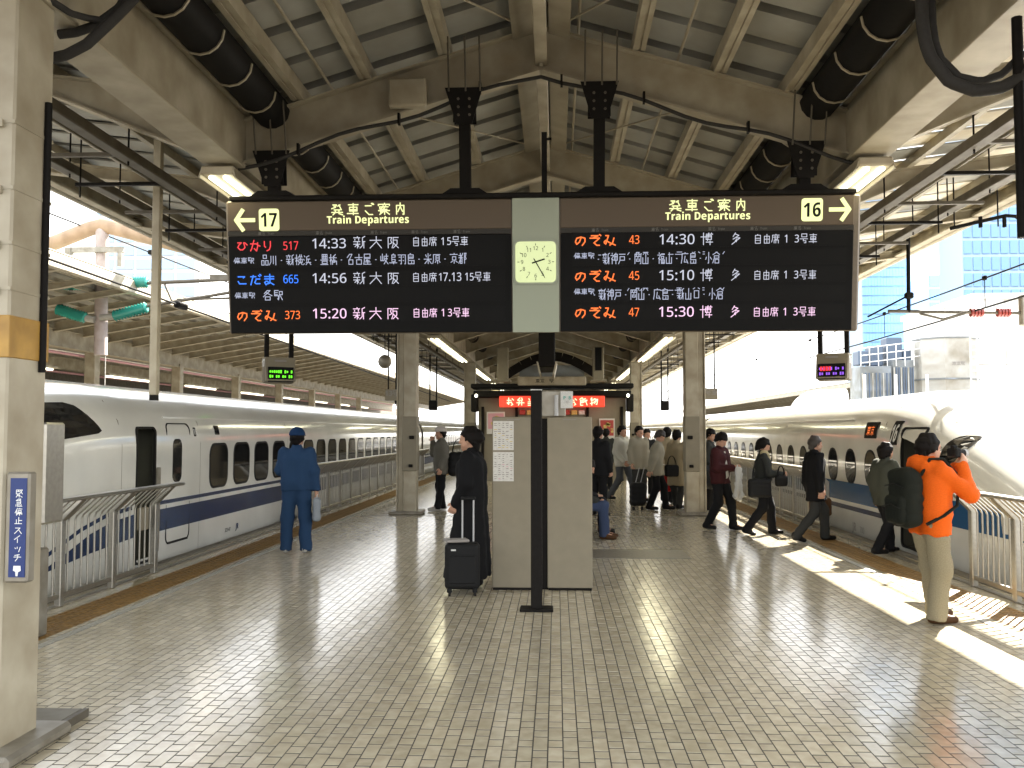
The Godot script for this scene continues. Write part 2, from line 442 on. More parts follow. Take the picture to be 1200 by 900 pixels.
func canopy(called: String, label: String, cx: float, z0: float, z1: float, near: bool, dy := 0.0) -> Node3D:
	var o := thing(called, label, "canopy", Vector3(cx, dy, 0), 0.0, "" if near else "canopies of the other platforms")
	var gable := MB.new()
	for sd in [-1, 1]:
		gable.prism(frame_poly(sd), -0.012, 0.012)
		var p := frame_poly(sd)
		var dir := (p[1] - p[0]).normalized()
		for e in [[p[0], p[1], -0.008], [p[3], p[2], 0.008]]:      # flanges
			var a: Vector2 = e[0]
			var b: Vector2 = e[1]
			gable.beam(Vector3(a.x, a.y + e[2], 0), Vector3(b.x, b.y + e[2], 0), 0.17, 0.018)
	gable.box(Vector3(0, 5.14, 0), Vector3(0.03, 0.34, 0.16))
	var gm := gable.mesh()
	var wms := []
	for sd in [-1, 1]:
		var wing := MB.new()
		wing.prism(wing_poly(sd, not near), -0.012, 0.012)
		var p := wing_poly(sd, not near)
		for e in [[0, 1], [1, 2], [4, 3]]:
			wing.beam(Vector3(p[e[0]].x, p[e[0]].y, 0), Vector3(p[e[1]].x, p[e[1]].y, 0), 0.16, 0.018)
		wms.append(wing.mesh())
	var z := FIRST - FRAMES * ceilf((FIRST - z0) / FRAMES)
	while z < z1:
		if near: part("cross_beam", gm, M.paint, o, Vector3(0, 0, -z))
		for q in 2:
			if near or (cx < 0.0) == (q == 1): part("wing_beam", wms[q], M.paint, o, Vector3(0, 0, -z))
		z += FRAMES if near else FRAMES * 0.5
	var zl := -(z0 + z1) * 0.5
	var ll := z1 - z0
	for sd in [-1, 1]:
		var g := MB.new()       # the valley girder over the columns
		g.cbox(Vector3(sd * 2.85, 4.33, zl), Vector3(0.26, 0.5, ll), 0.012)
		for f in [4.07, 4.59]:
			g.cbox(Vector3(sd * 2.85, f, zl), Vector3(0.34, 0.024, ll), 0.006)
		part("girder", g, M.paint_light, o)
		if near:
			var gt := MB.new()
			gt.rod(Vector3(sd * 2.48, 4.62, -z0), Vector3(sd * 2.48, 4.62, -z1), 0.165, 14)
			part("gutter_pipe", gt, M.gutter, o)
			var br := MB.new()
			var pts := []
			for q in 9: pts.append(Vector3(cos(PI + PI * q / 8.0) * 0.18, sin(PI + PI * q / 8.0) * 0.18, 0))
			for q in 8: br.beam(pts[q], pts[q + 1], 0.022, 0.01)
			var bm := br.mesh()
			z = 5.9
			while z < 30.0:
				part("gutter_strap", bm, M.paint_light, o, Vector3(sd * 2.48, 4.62, -z))
				z += 0.62
		for x in ([0.88, 1.6, 2.22] if near else []):
			var pu := MB.new()
			var y := roof_y(x) - 0.075
			pu.box(Vector3(sd * x - 0.035, y, zl), Vector3(0.045, 0.13, ll))
			pu.box(Vector3(sd * x + 0.035, y, zl), Vector3(0.045, 0.13, ll))
			pu.box(Vector3(sd * x, y - 0.01, zl), Vector3(0.03, 0.09, ll))
			part("purlin", pu, M.paint_light, o)
		for x in ([3.7, 4.55, 5.4, 6.2] if near else [3.5, 4.1, 4.7, 5.3, 5.9, 6.5]):
			var pu := MB.new()
			pu.box(Vector3(sd * x, roof_y(x) - 0.065, zl), Vector3(0.07, 0.11, ll))
			part("purlin", pu, M.paint, o)
		var vp := MB.new()
		vp.box(Vector3(sd * 2.86, 4.84, zl), Vector3(0.05, 0.46, ll))
		part("valley_plate", vp, M.paint, o)
		var ev := MB.new()
		ev.cbox(Vector3(sd * 7.06, 5.28, zl), Vector3(0.1, 0.34, ll), 0.02)
		ev.cbox(Vector3(sd * 6.93, 5.16, zl), Vector3(0.16, 0.05, ll), 0.01)
		part("eave", ev, M.paint, o)
		if not near: 
			var pp := MB.new()
			pp.rod(Vector3(sd * 2.6, 3.95, -z0), Vector3(sd * 2.6, 3.95, -z1), 0.05, 8)
			part("pipe", pp, M.print_pink, o)
		# deck: pans across the slope with dark troughs between them
		var pan := MB.new()
		var wpan := MB.new()
		var w := 0.43
		pan.prism(PackedVector2Array([Vector2(sd * 0.1, roof_y(0.1)), Vector2(sd * 2.7, roof_y(2.7)), Vector2(sd * 2.7, roof_y(2.7) + 0.195), Vector2(sd * 0.1, roof_y(0.1) + 0.195)]), -w * 0.5, w * 0.5)
		wpan.prism(PackedVector2Array([Vector2(sd * 2.99, roof_y(2.99)), Vector2(sd * 7.02, roof_y(7.02)), Vector2(sd * 7.02, roof_y(7.02) + 0.02), Vector2(sd * 2.99, roof_y(2.99) + 0.02)]), -w * 0.5, w * 0.5)
		var pm := pan.mesh()
		var wpm := wpan.mesh()
		z = FIRST + FRAMES / 12.0
		var far := MB.new()
		var zend := minf(z1, 60.0)
		var count := 0
		z -= FRAMES / 6.0 * floorf((z - z0) / (FRAMES / 6.0))
		while z < zend:
			if near: part("deck_panel", pm, M.deck, o, Vector3(0, 0, -z))
			var tr: bool = near and sd > 0 and count % 6 in [0, 1, 3, 4]
			if near: part("deck_panel", wpm, M.translucent if tr else M.deck, o, Vector3(0, 0, -z))
			count += 1
			z += FRAMES / 6.0
		var top := MB.new()
		top.prism(PackedVector2Array([Vector2(0, roof_y(0) + 0.2), Vector2(sd * 2.75, roof_y(2.7) + 0.2), Vector2(sd * 2.75, roof_y(2.7) + 0.22), Vector2(0, roof_y(0) + 0.22)]), -z1, -z0)
		part("deck_trough", top, M.deck, o)
		var wt := MB.new()
		var zs := z0
		if near and sd > 0:      # the lit panels have open sky behind them: only the ribs between them are closed
			var zz := FIRST + FRAMES / 12.0 - FRAMES / 6.0 * floorf((FIRST + FRAMES / 12.0 - z0) / (FRAMES / 6.0))
			while zz < zend:
				wt.prism(PackedVector2Array([Vector2(2.75, roof_y(2.99) + 0.023), Vector2(7.05, roof_y(7.05) + 0.023), Vector2(7.05, roof_y(7.05) + 0.045), Vector2(2.75, roof_y(2.99) + 0.045)]), -zz - FRAMES / 12.0 - 0.12, -zz - FRAMES / 12.0 + 0.12)
				zz += FRAMES / 6.0
			zs = zend
		if zs < z1:
			wt.prism(PackedVector2Array([Vector2(sd * 2.75, roof_y(2.99) + 0.09), Vector2(sd * 7.05, roof_y(7.05) + 0.09), Vector2(sd * 7.05, roof_y(7.05) + 0.11), Vector2(sd * 2.75, roof_y(2.99) + 0.11)]), -z1, -zs)
		part("deck_trough", wt, M.deck, o)
	if near:
		var rb := MB.new()
		rb.cbox(Vector3(0, 5.06, zl), Vector3(0.11, 0.12, ll), 0.008)
		part("ridge_beam", rb, M.paint_light, o)
		for sd in [-1, 1]:
			var rp := MB.new()
			rp.prism(PackedVector2Array([Vector2(sd * 0.07, 5.3), Vector2(sd * 0.26, 5.24), Vector2(sd * 0.27, 5.4), Vector2(sd * 0.07, 5.46)]), -z1, -z0)
			part("ridge_plate", rp, M.paint, o)
	return o

func column(x: float, z: float, label: String) -> Node3D:
	var o := thing("support_column", label, "column", Vector3(x, 0, -z), 0.0, "steel columns of the platform canopy")
	var sd := signf(x)
	var b := MB.new()
	b.cbox(Vector3(-sd * 0.07, 2.03, 0), Vector3(0.26, 4.06, 0.36), 0.012)
	part("shaft", b, M.paint, o)
	var c := MB.new()
	c.cbox(Vector3(sd * 0.115, 2.03, 0.012), Vector3(0.11, 4.06, 0.27), 0.01)
	part("web", c, M.paint, o)
	var d := MB.new()
	d.cbox(Vector3(sd * 0.185, 2.03, 0), Vector3(0.03, 4.06, 0.36), 0.008)
	part("flange", d, M.paint, o)
	var f := MB.new()
	f.cbox(Vector3(0, 0.035, 0), Vector3(0.66, 0.07, 0.62), 0.02)
	part("base", f, M.grey_box, o)
	return o

# ---------------------------------------------------------------- the trains
class Train:
	var sd := 1.0
	var cx := 6.79
	var half_w := 1.69
	var zs: Array
	var tops: Array
	var wids: Array
	func look(t: Array, z: float) -> float:
		if z <= zs[0]: return t[0]
		for q in zs.size() - 1:
			if z <= zs[q + 1]:
				var u: float = (z - zs[q]) / (zs[q + 1] - zs[q])
				var p0: float = t[maxi(q - 1, 0)]
				var p3: float = t[mini(q + 2, zs.size() - 1)]
				return clampf(cubic_interpolate(t[q], t[q + 1], p0, p3, u), minf(t[q], t[q + 1]), maxf(t[q], t[q + 1]))
		return t[-1]
	func top(z: float) -> float: return look(tops, z)
	func shoulder(z: float) -> float: return top(z) - (top(z) + 0.9) / 3.24 * 0.95
	func half(y: float, z: float) -> float:
		var w := look(wids, z)
		var t := top(z)
		var s := shoulder(z)
		if y <= s: return w * (1.0 - 0.02 * pow(clampf((s - y) / 2.2, 0, 1), 2.0))
		var v := clampf((y - s) / maxf(t - s, 0.001), 0.0, 1.0)
		return w * pow(maxf(1.0 - pow(v, 2.8), 0.0), 1.0 / 2.8)
	func at(y: float, z: float, off := 0.0) -> Vector3:
		return Vector3(sd * (cx - half(y, z) - off), y, -z)
	func lay(b: MB, poly: PackedVector2Array, off: float, sink := 0.02) -> void:   # a plate (z, y) laid on the side, bent with it
		var p := poly.duplicate()
		if b.signed_area(p) < 0: p.reverse()
		var lo := p[0]
		var hi := p[0]
		for q in p:
			lo = lo.min(q); hi = hi.max(q)
		var pieces := [p]
		if hi.y > shoulder(lo.x) + 0.05 or lo.x < 12.5:
			pieces = []
			var ny := maxi(1, int(ceil((hi.y - lo.y) / 0.07)))
			var nz := maxi(1, int(ceil((hi.x - lo.x) / 0.25)))
			for iy in ny:
				for iz in nz:
					var x0 := lerpf(lo.x, hi.x, iz / float(nz))
					var x1 := lerpf(lo.x, hi.x, (iz + 1) / float(nz))
					var y0 := lerpf(lo.y, hi.y, iy / float(ny))
					var y1 := lerpf(lo.y, hi.y, (iy + 1) / float(ny))
					for r in Geometry2D.intersect_polygons(p, PackedVector2Array([Vector2(x0, y0), Vector2(x1, y0), Vector2(x1, y1), Vector2(x0, y1)])): pieces.append(r)
		var flip := sd > 0       # seen from the platform
		for pc in pieces:
			var tr := Geometry2D.triangulate_polygon(pc)
			for q in range(0, tr.size(), 3):
				var a: Vector2 = pc[tr[q]]
				var c: Vector2 = pc[tr[q + 1]]
				var d: Vector2 = pc[tr[q + 2]]
				if ((c - a).cross(d - a) < 0) != flip: b.tri(at(a.y, a.x, off), at(c.y, c.x, off), at(d.y, d.x, off))
				else: b.tri(at(d.y, d.x, off), at(c.y, c.x, off), at(a.y, a.x, off))
		for q in p.size():
			var a := p[q]
			var c := p[(q + 1) % p.size()]
			if flip: b.quad(at(a.y, a.x, off), at(c.y, c.x, off), at(c.y, c.x, off - sink), at(a.y, a.x, off - sink))
			else: b.quad(at(a.y, a.x, off - sink), at(c.y, c.x, off - sink), at(c.y, c.x, off), at(a.y, a.x, off))

func round_rect(z0: float, z1: float, y0: float, y1: float, r: float, seg := 4) -> PackedVector2Array:
	var p := PackedVector2Array()
	for q in [[z1 - r, y1 - r, 0.0], [z0 + r, y1 - r, PI / 2], [z0 + r, y0 + r, PI], [z1 - r, y0 + r, PI * 1.5]]:
		for k in seg + 1:
			var a: float = q[2] + PI / 2 * k / seg
			p.append(Vector2(q[0] + cos(a) * r, q[1] + sin(a) * r))
	return p

func outline(b: MB, t: Train, poly: PackedVector2Array, off: float, w: float) -> void:
	var pts := []
	for p in poly: pts.append(t.at(p.y, p.x, off))
	pts.append(pts[0])
	for q in pts.size() - 1: b.beam(pts[q], pts[q + 1], w, w)

func strip(b: MB, t: Train, low: Array, high: Array, off: float) -> void:   # a painted band; low and high are [z, y] rows of equal length
	for q in low.size() - 1:
		var a0 := t.at(low[q][1], low[q][0], off)
		var a1 := t.at(low[q + 1][1], low[q + 1][0], off)
		var b0 := t.at(high[q][1], high[q][0], off)
		var b1 := t.at(high[q + 1][1], high[q + 1][0], off)
		if t.sd < 0: b.quad(a0, a1, b1, b0)
		else: b.quad(b0, b1, a1, a0)

func band(t: Train, z0: float, z1: float, y0: float, y1: float, b: MB, off := 0.004) -> void:
	var lo := []
	var hi := []
	for q in 9:
		var z := lerpf(z0, z1, q / 8.0)
		lo.append([z, y0]); hi.append([z, y1])
	strip(b, t, lo, hi, off)

func train_body(t: Train, z0: float, z1: float, holes: Array, step := 1.2) -> MB:
	# holes: [z from, z to, first level, last level] where a door stands open
	var zz := []
	var z := z0
	while z < z1 - 0.01:
		zz.append(z)
		z += 0.25 if z < 16.0 else step
	zz.append(z1)
	for h in holes: zz.append(h[0]); zz.append(h[1])
	zz.sort()
	var side := [0.0, 0.18, 0.42, 0.6, 0.8, 1.0]
	var arc := [0.12, 0.22, 0.33, 0.52, 0.64, 0.75, 0.84, 0.91, 0.96, 0.99, 1.0]
	var rows := []
	for zq in zz:
		var row := PackedVector3Array()
		var s := t.shoulder(zq)
		var tp := t.top(zq)
		var ys := []
		for f in side: ys.append(-0.9 + (s + 0.9) * f)
		for f in arc: ys.append(s + (tp - s) * f)
		for y in ys: row.append(Vector3(t.sd * (t.cx - t.half(y, zq)), y, -zq))
		for q in range(ys.size() - 2, -1, -1): row.append(Vector3(t.sd * (t.cx + t.half(ys[q], zq)), ys[q], -zq))
		if t.sd > 0: row.reverse()
		rows.append(row)
	var b := MB.new()
	b.grid(rows)
	if holes:
		var nc: int = rows[0].size()
		var keep := PackedInt32Array()
		for r in rows.size() - 1:
			for c in nc - 1:
				var gone := false
				var lev := c if t.sd < 0 else nc - 2 - c
				var zm: float = (zz[r] + zz[r + 1]) * 0.5
				for h in holes:
					if zm > h[0] and zm < h[1] and lev >= h[2] and lev < h[3]: gone = true
				if not gone:
					for q in 6: keep.append(b.i[(r * (nc - 1) + c) * 6 + q])
		b.i = keep
	return b

func make_train(t: Train, label: String, left: bool) -> void:
	var o := thing("bullet_train", label, "train", Vector3.ZERO)
	var car_end := 35.6 if left else 32.4
	var hole: Array = [11.3, 11.82, 2, 8] if left else [13.05, 13.72, 2, 8]
	var z0: float = t.zs[0]
	part("car_body", train_body(t, z0, car_end, [hole]), M.ivory, o)
	var wall := MB.new()           # a small dark vestibule behind the open crew door
	var dz: float = (hole[0] + hole[1]) * 0.5
	var side := PackedVector2Array()
	for y in [-0.03, 0.8, 1.3, 1.5, 1.65, 1.76]: side.append(Vector2(t.sd * (t.cx - t.half(y, hole[0]) + 0.03), y))
	side.append(Vector2(t.sd * (t.cx - 0.7), 1.76)); side.append(Vector2(t.sd * (t.cx - 0.7), -0.03))
	for e in [-hole[0] + 0.05, -hole[1] - 0.25]: wall.prism(side, e, e + 0.02)
	wall.box(Vector3(t.sd * (t.cx - 0.7), 0.86, -dz - 0.1), Vector3(0.02, 1.78, 0.9))
	wall.box(Vector3(t.sd * (t.cx - 1.17), -0.02, -dz - 0.1), Vector3(0.92, 0.02, 0.85))
	wall.box(Vector3(t.sd * (t.cx - 0.95), 1.75, -dz - 0.1), Vector3(0.5, 0.02, 0.85))
	part("vestibule", wall, M.cab_inside, o)
	var gk := MB.new()
	outline(gk, t, round_rect(hole[0] - 0.01, hole[1] + 0.01, 0.02, 1.72, 0.07), 0.006, 0.03)
	part("door_gasket", gk, M.rubber, o)
	if left:
		var dl := MB.new()
		t.lay(dl, round_rect(11.86, 11.98, 0.1, 1.2, 0.02), 0.012)
		part("grab_rail", dl, M.grey_box, o)
	# cars behind
	var n := 1
	var ze := car_end
	while n < 5:
		var bel := MB.new()
		bel.box(Vector3(t.sd * t.cx, 0.65, -ze - 0.25), Vector3(2.6, 2.9, 0.5))
		part("gangway", bel, M.rubber, o)
		part("car_body", train_body(t, ze + 0.5, ze + 25.0, [], 4.0), M.ivory, o)
		for e in [ze - 0.01, ze + 0.49]:
			var cap := MB.new()
			var poly := PackedVector2Array()
			for y in [-0.88, 0.2, 1.28, 1.7, 2.0, 2.2, 2.28, 2.32]: poly.append(Vector2(t.half(y, 40.0) - 0.005, y))
			for y in [2.32, 2.28, 2.2, 2.0, 1.7, 1.28, 0.2, -0.88]: poly.append(Vector2(-t.half(y, 40.0) + 0.005, y))
			cap.prism(poly, -e - 0.015, -e + 0.005, Transform3D(Basis.IDENTITY, Vector3(t.sd * t.cx, 0, 0)))
			part("car_end", cap, M.grey_box, o)
		ze += 25.0
		n += 1
	# windows
	var wz := 14.1 if left else 15.0
	var pitch := 1.035 if left else 1.0
	var ww := 0.36 if left else 0.25
	var wh := 0.31 if left else 0.265
	var wy := 1.15 if left else 1.08
	var wr := 0.15 if left else 0.22
	var frame := MB.new()
	t.lay(frame, round_rect(40 - ww - 0.035, 40 + ww + 0.035, wy - wh - 0.035, wy + wh + 0.035, wr + 0.03), 0.004, 0.01)
	var pane := MB.new()
	t.lay(pane, round_rect(40 - ww, 40 + ww, wy - wh, wy + wh, wr), 0.008, 0.006)
	var fm := frame.mesh()
	var pm := pane.mesh()
	var base := 0.0
	for car in 4:
		var k := 0
		while true:
			var z := wz + base + k * pitch
			if z > car_end + base - 3.4: break
			var f := part("window", fm, M.rubber, o, Vector3(0, 0, -(z - 40.0)))
			part("pane", pm, M.train_glass, f)
			k += 1
		# the passenger door at the end of the car
		var pz := car_end + base - 1.6
		var dg := MB.new()
		outline(dg, t, round_rect(pz - 0.42, pz + 0.42, 0.03, 1.75, 0.08, 3), 0.002, 0.02)
		var dd := part("door", dg, M.rubber, o)
		var dw := MB.new()
		t.lay(dw, round_rect(pz - 0.15, pz + 0.15, 1.0, 1.55, 0.08), 0.006)
		part("door_window", dw, M.train_glass, dd)
		base += 25.0
		wz = 16.0 - 1.2 if left else 14.4
	# livery
	var nv := MB.new()
	var thin := MB.new()
	if left:
		band(t, 11.84, car_end, 0.36, 0.645, nv)
		band(t, 11.84, car_end, 0.705, 0.755, nv)
		for car in 3:
			band(t, car_end + 0.5 + 25 * car, car_end + 25 * (car + 1), 0.36, 0.645, nv)
			band(t, car_end + 0.5 + 25 * car, car_end + 25 * (car + 1), 0.705, 0.755, nv)
		# the bands sweep down to a point on the nose
		var zq := [9.2, 9.7, 10.2, 10.7, 11.26]
		var lo := []
		var hi := []
		var lo2 := []
		var hi2 := []
		for q in 5:
			lo.append([zq[q], [0.2, 0.25, 0.3, 0.33, 0.36][q]]); hi.append([zq[q], [0.215, 0.36, 0.52, 0.61, 0.645][q]])
			lo2.append([zq[q] - 0.35 + 0.07 * q, [0.2, 0.38, 0.56, 0.67, 0.705][q]]); hi2.append([zq[q] - 0.35 + 0.07 * q, [0.24, 0.43, 0.61, 0.72, 0.755][q]])
		strip(nv, t, lo, hi, 0.004)
		strip(nv, t, lo2, hi2, 0.004)
	else:
		band(t, 13.75, car_end, 0.47, 0.8, nv)
		band(t, 13.75, car_end, 0.33, 0.405, thin)
		band(t, 9.5, 13.02, 0.47, 0.8, nv)
		for car in 3:
			band(t, car_end + 0.5 + 25 * car, car_end + 25 * (car + 1), 0.47, 0.8, nv)
			band(t, car_end + 0.5 + 25 * car, car_end + 25 * (car + 1), 0.33, 0.405, thin)
	part("livery_band", nv, M.navy if left else M.sky_blue, o)
	if not left: part("livery_line", thin, M.navy, o)
	# panel seams and the gutter line along the roof
	var seam := MB.new()
	for s in ([10.9, 13.35, 17.75, 23.9, 29.1] if left else [12.75, 14.45, 20.5, 26.5]):
		var pts := []
		for y in [-0.2, 0.9, 1.5, 1.8, 2.05]: pts.append(t.at(y, s, 0.0))
		for q in 4: seam.beam(pts[q], pts[q + 1], 0.006, 0.006)
	part("panel_seam", seam, M.grey_box, o)
	var rl := MB.new()
	for car in 3:
		var a := 12.2 if car == 0 else car_end + 0.6 + 25 * (car - 1)
		if car == 0 and not left: a = 16.0
		rl.beam(t.at(1.86, a, 0.006), t.at(1.86, car_end + 25 * car - 0.1, 0.006), 0.02, 0.025)
	part("rain_gutter", rl, M.ivory, o)
	if left:
		# closed passenger door beside the crew door, with its window, and the cab side window
		var dg := MB.new()
		outline(dg, t, round_rect(12.2, 12.98, 0.16, 1.78, 0.1), 0.001, 0.016)
		var dd := part("door", dg, M.rubber, o)
		var dw := MB.new()
		t.lay(dw, round_rect(12.37, 12.67, 0.98, 1.57, 0.1), 0.006)
		part("door_window", dw, M.train_glass, dd)
		var st := MB.new()
		st.beam(t.at(0.17, 12.25, 0.01), t.at(0.17, 12.9, 0.01), 0.03, 0.025)
		part("door_step", st, M.rubber, dd)
		var cw := MB.new()
		t.lay(cw, PackedVector2Array([Vector2(8.0, 1.9), Vector2(9.2, 1.97), Vector2(10.02, 2.0), Vector2(10.16, 1.97), Vector2(10.4, 1.74), Vector2(10.45, 1.68), Vector2(10.36, 1.65), Vector2(9.3, 1.56), Vector2(8.0, 1.44)]), 0.006, 0.03)
		part("cab_window", cw, M.train_glass, o)
		for e in [[13.12, 13.2, 1.6, 1.73], [13.95, 14.13, 1.62, 1.76]]:
			var sg := MB.new()
			t.lay(sg, round_rect(e[0], e[1], e[2], e[3], 0.02), 0.006)
			part("side_lamp", sg, M.train_glass, o)
		var num := lettering("16", 0.09, 0)
		lay_text(num, t, 13.16, 1.665, "car_number", M.white_print, o, 0.014)
		lay_text(lettering("323-47", 0.06, 0), t, 14.55, 0.11, "serial_number", M.dark_steel, o, 0.004)
		lay_text(lettering("JR", 0.09, 1), t, 14.98, 0.11, "emblem", M.navy, o, 0.004)
		var tap := MB.new()
		tap.beam(t.at(2.3, 9.0, 0), t.at(2.32, 9.6, 0.0), 0.3, 0.02)
	else:
		var cw := MB.new()
		t.lay(cw, round_rect(11.95, 12.42, 0.9, 1.62, 0.16), 0.006)
		part("cab_window", cw, M.train_glass, o)
		var ds := MB.new()
		t.lay(ds, round_rect(14.72, 15.28, 1.56, 1.82, 0.02), 0.008)
		var dsp := part("destination_display", ds, M.screen_black, o)
		lay_text(strokes("東京", 0.15, 0.014), t, 15.0, 1.68, "lettering", M.led_orange, dsp, 0.012)
		var nb := MB.new()
		t.lay(nb, round_rect(13.86, 14.13, 1.47, 1.83, 0.02), 0.008)
		var nbp := part("car_number", nb, M.rubber, o)
		lay_text(lettering("16", 0.27, 1, 0.62), t, 13.99, 1.645, "digits", M.white_print, nbp, 0.012)
		lay_text(lettering("JR", 0.14, 1), t, 15.9, 0.05, "emblem", M.print_grey, o, 0.004)
		lay_text(lettering("700", 0.1, 0), t, 15.5, 0.05, "serial_number", M.print_grey, o, 0.004)
		var tail := MB.new()
		tail.ball(t.at(0.55, 8.3, 0.0), Vector3(0.05, 0.09, 0.2), 6, 10)
		part("tail_lamp", tail, M.train_glass, o)
	# bogie skirts and rails below the platform edge
	var sk := MB.new()
	sk.box(Vector3(t.sd * t.cx, -1.1, -60), Vector3(2.4, 0.5, 100))
	part("underframe", sk, M.under, o)

func lay_text(m: MB, t: Train, z: float, y: float, called: String, mt: Material, parent: Node3D, off := 0.006) -> void:
	# text drawn in x-y about its middle, put on the side of a train so that it reads from the platform
	var c := t.at(y, z, off)
	var up := (t.at(y + 0.05, z, off) - c).normalized()
	var nx := Vector3(-t.sd, 0, 0)
	var right := up.cross(nx).normalized()
	var b := MB.new()
	b.add(m, Transform3D(Basis(right, up, right.cross(up)), c))
	part(called, b, mt, parent)

# ---------------------------------------------------------------- fences at the platform edge
func fence(sd: int, z0: float, z1: float, label: String, bars_to := 200.0) -> void:
	var o := thing("platform_fence", label, "fence", Vector3(sd * 4.64, 0, 0), 0.0, "stainless fences along the platform edges")
	var bend := -sd * 0.24
	var post := MB.new()
	post.cbox(Vector3(0, 0.42, 0), Vector3(0.06, 0.84, 0.09), 0.008)
	post.beam(Vector3(0, 0.82, 0), Vector3(bend * 0.86, 1.03, 0), 0.09, 0.05)
	var pm := post.mesh()
	var bar := MB.new()
	bar.tube([Vector3(0, 0.1, 0), Vector3(0, 0.8, 0), Vector3(bend * 0.06, 0.84, 0), Vector3(bend * 0.92, 1.03, 0)], 0.011, 6)
	var bm := bar.mesh()
	var n := int(ceil((z1 - z0) / 1.12))
	var dz := (z1 - z0) / n
	var farm := MB.new()
	for k in n + 1:
		var z := z0 + k * dz
		part("post", pm, M.stainless, o, Vector3(0, 0, -z))
		if k < n:
			for q in range(1, 8):
				var bz := z + dz * q / 8.0
				if bz < bars_to: part("bar", bm, M.stainless, o, Vector3(0, 0, -bz))
				else: farm.add(bar, Transform3D(Basis.IDENTITY, Vector3(0, 0, -bz)))
	if farm.v.size(): part("far_bars", farm, M.stainless, o).set_meta("kind", "stuff")
	var rail := MB.new()
	rail.cbox(Vector3(bend, 1.045, -(z0 + z1) * 0.5), Vector3(0.13, 0.035, z1 - z0 + 0.3), 0.012)
	part("handrail", rail, M.stainless, o)
	var low := MB.new()
	low.cbox(Vector3(0, 0.1, -(z0 + z1) * 0.5), Vector3(0.045, 0.05, z1 - z0), 0.008)
	part("bottom_rail", low, M.stainless, o)
	if z0 < 12.0 and sd < 0:
		var bx := MB.new()
		bx.cbox(Vector3(-0.03, 0.66, -10.55), Vector3(0.06, 0.26, 0.2), 0.01)
		part("switch_box", bx, M.board_panel, o)

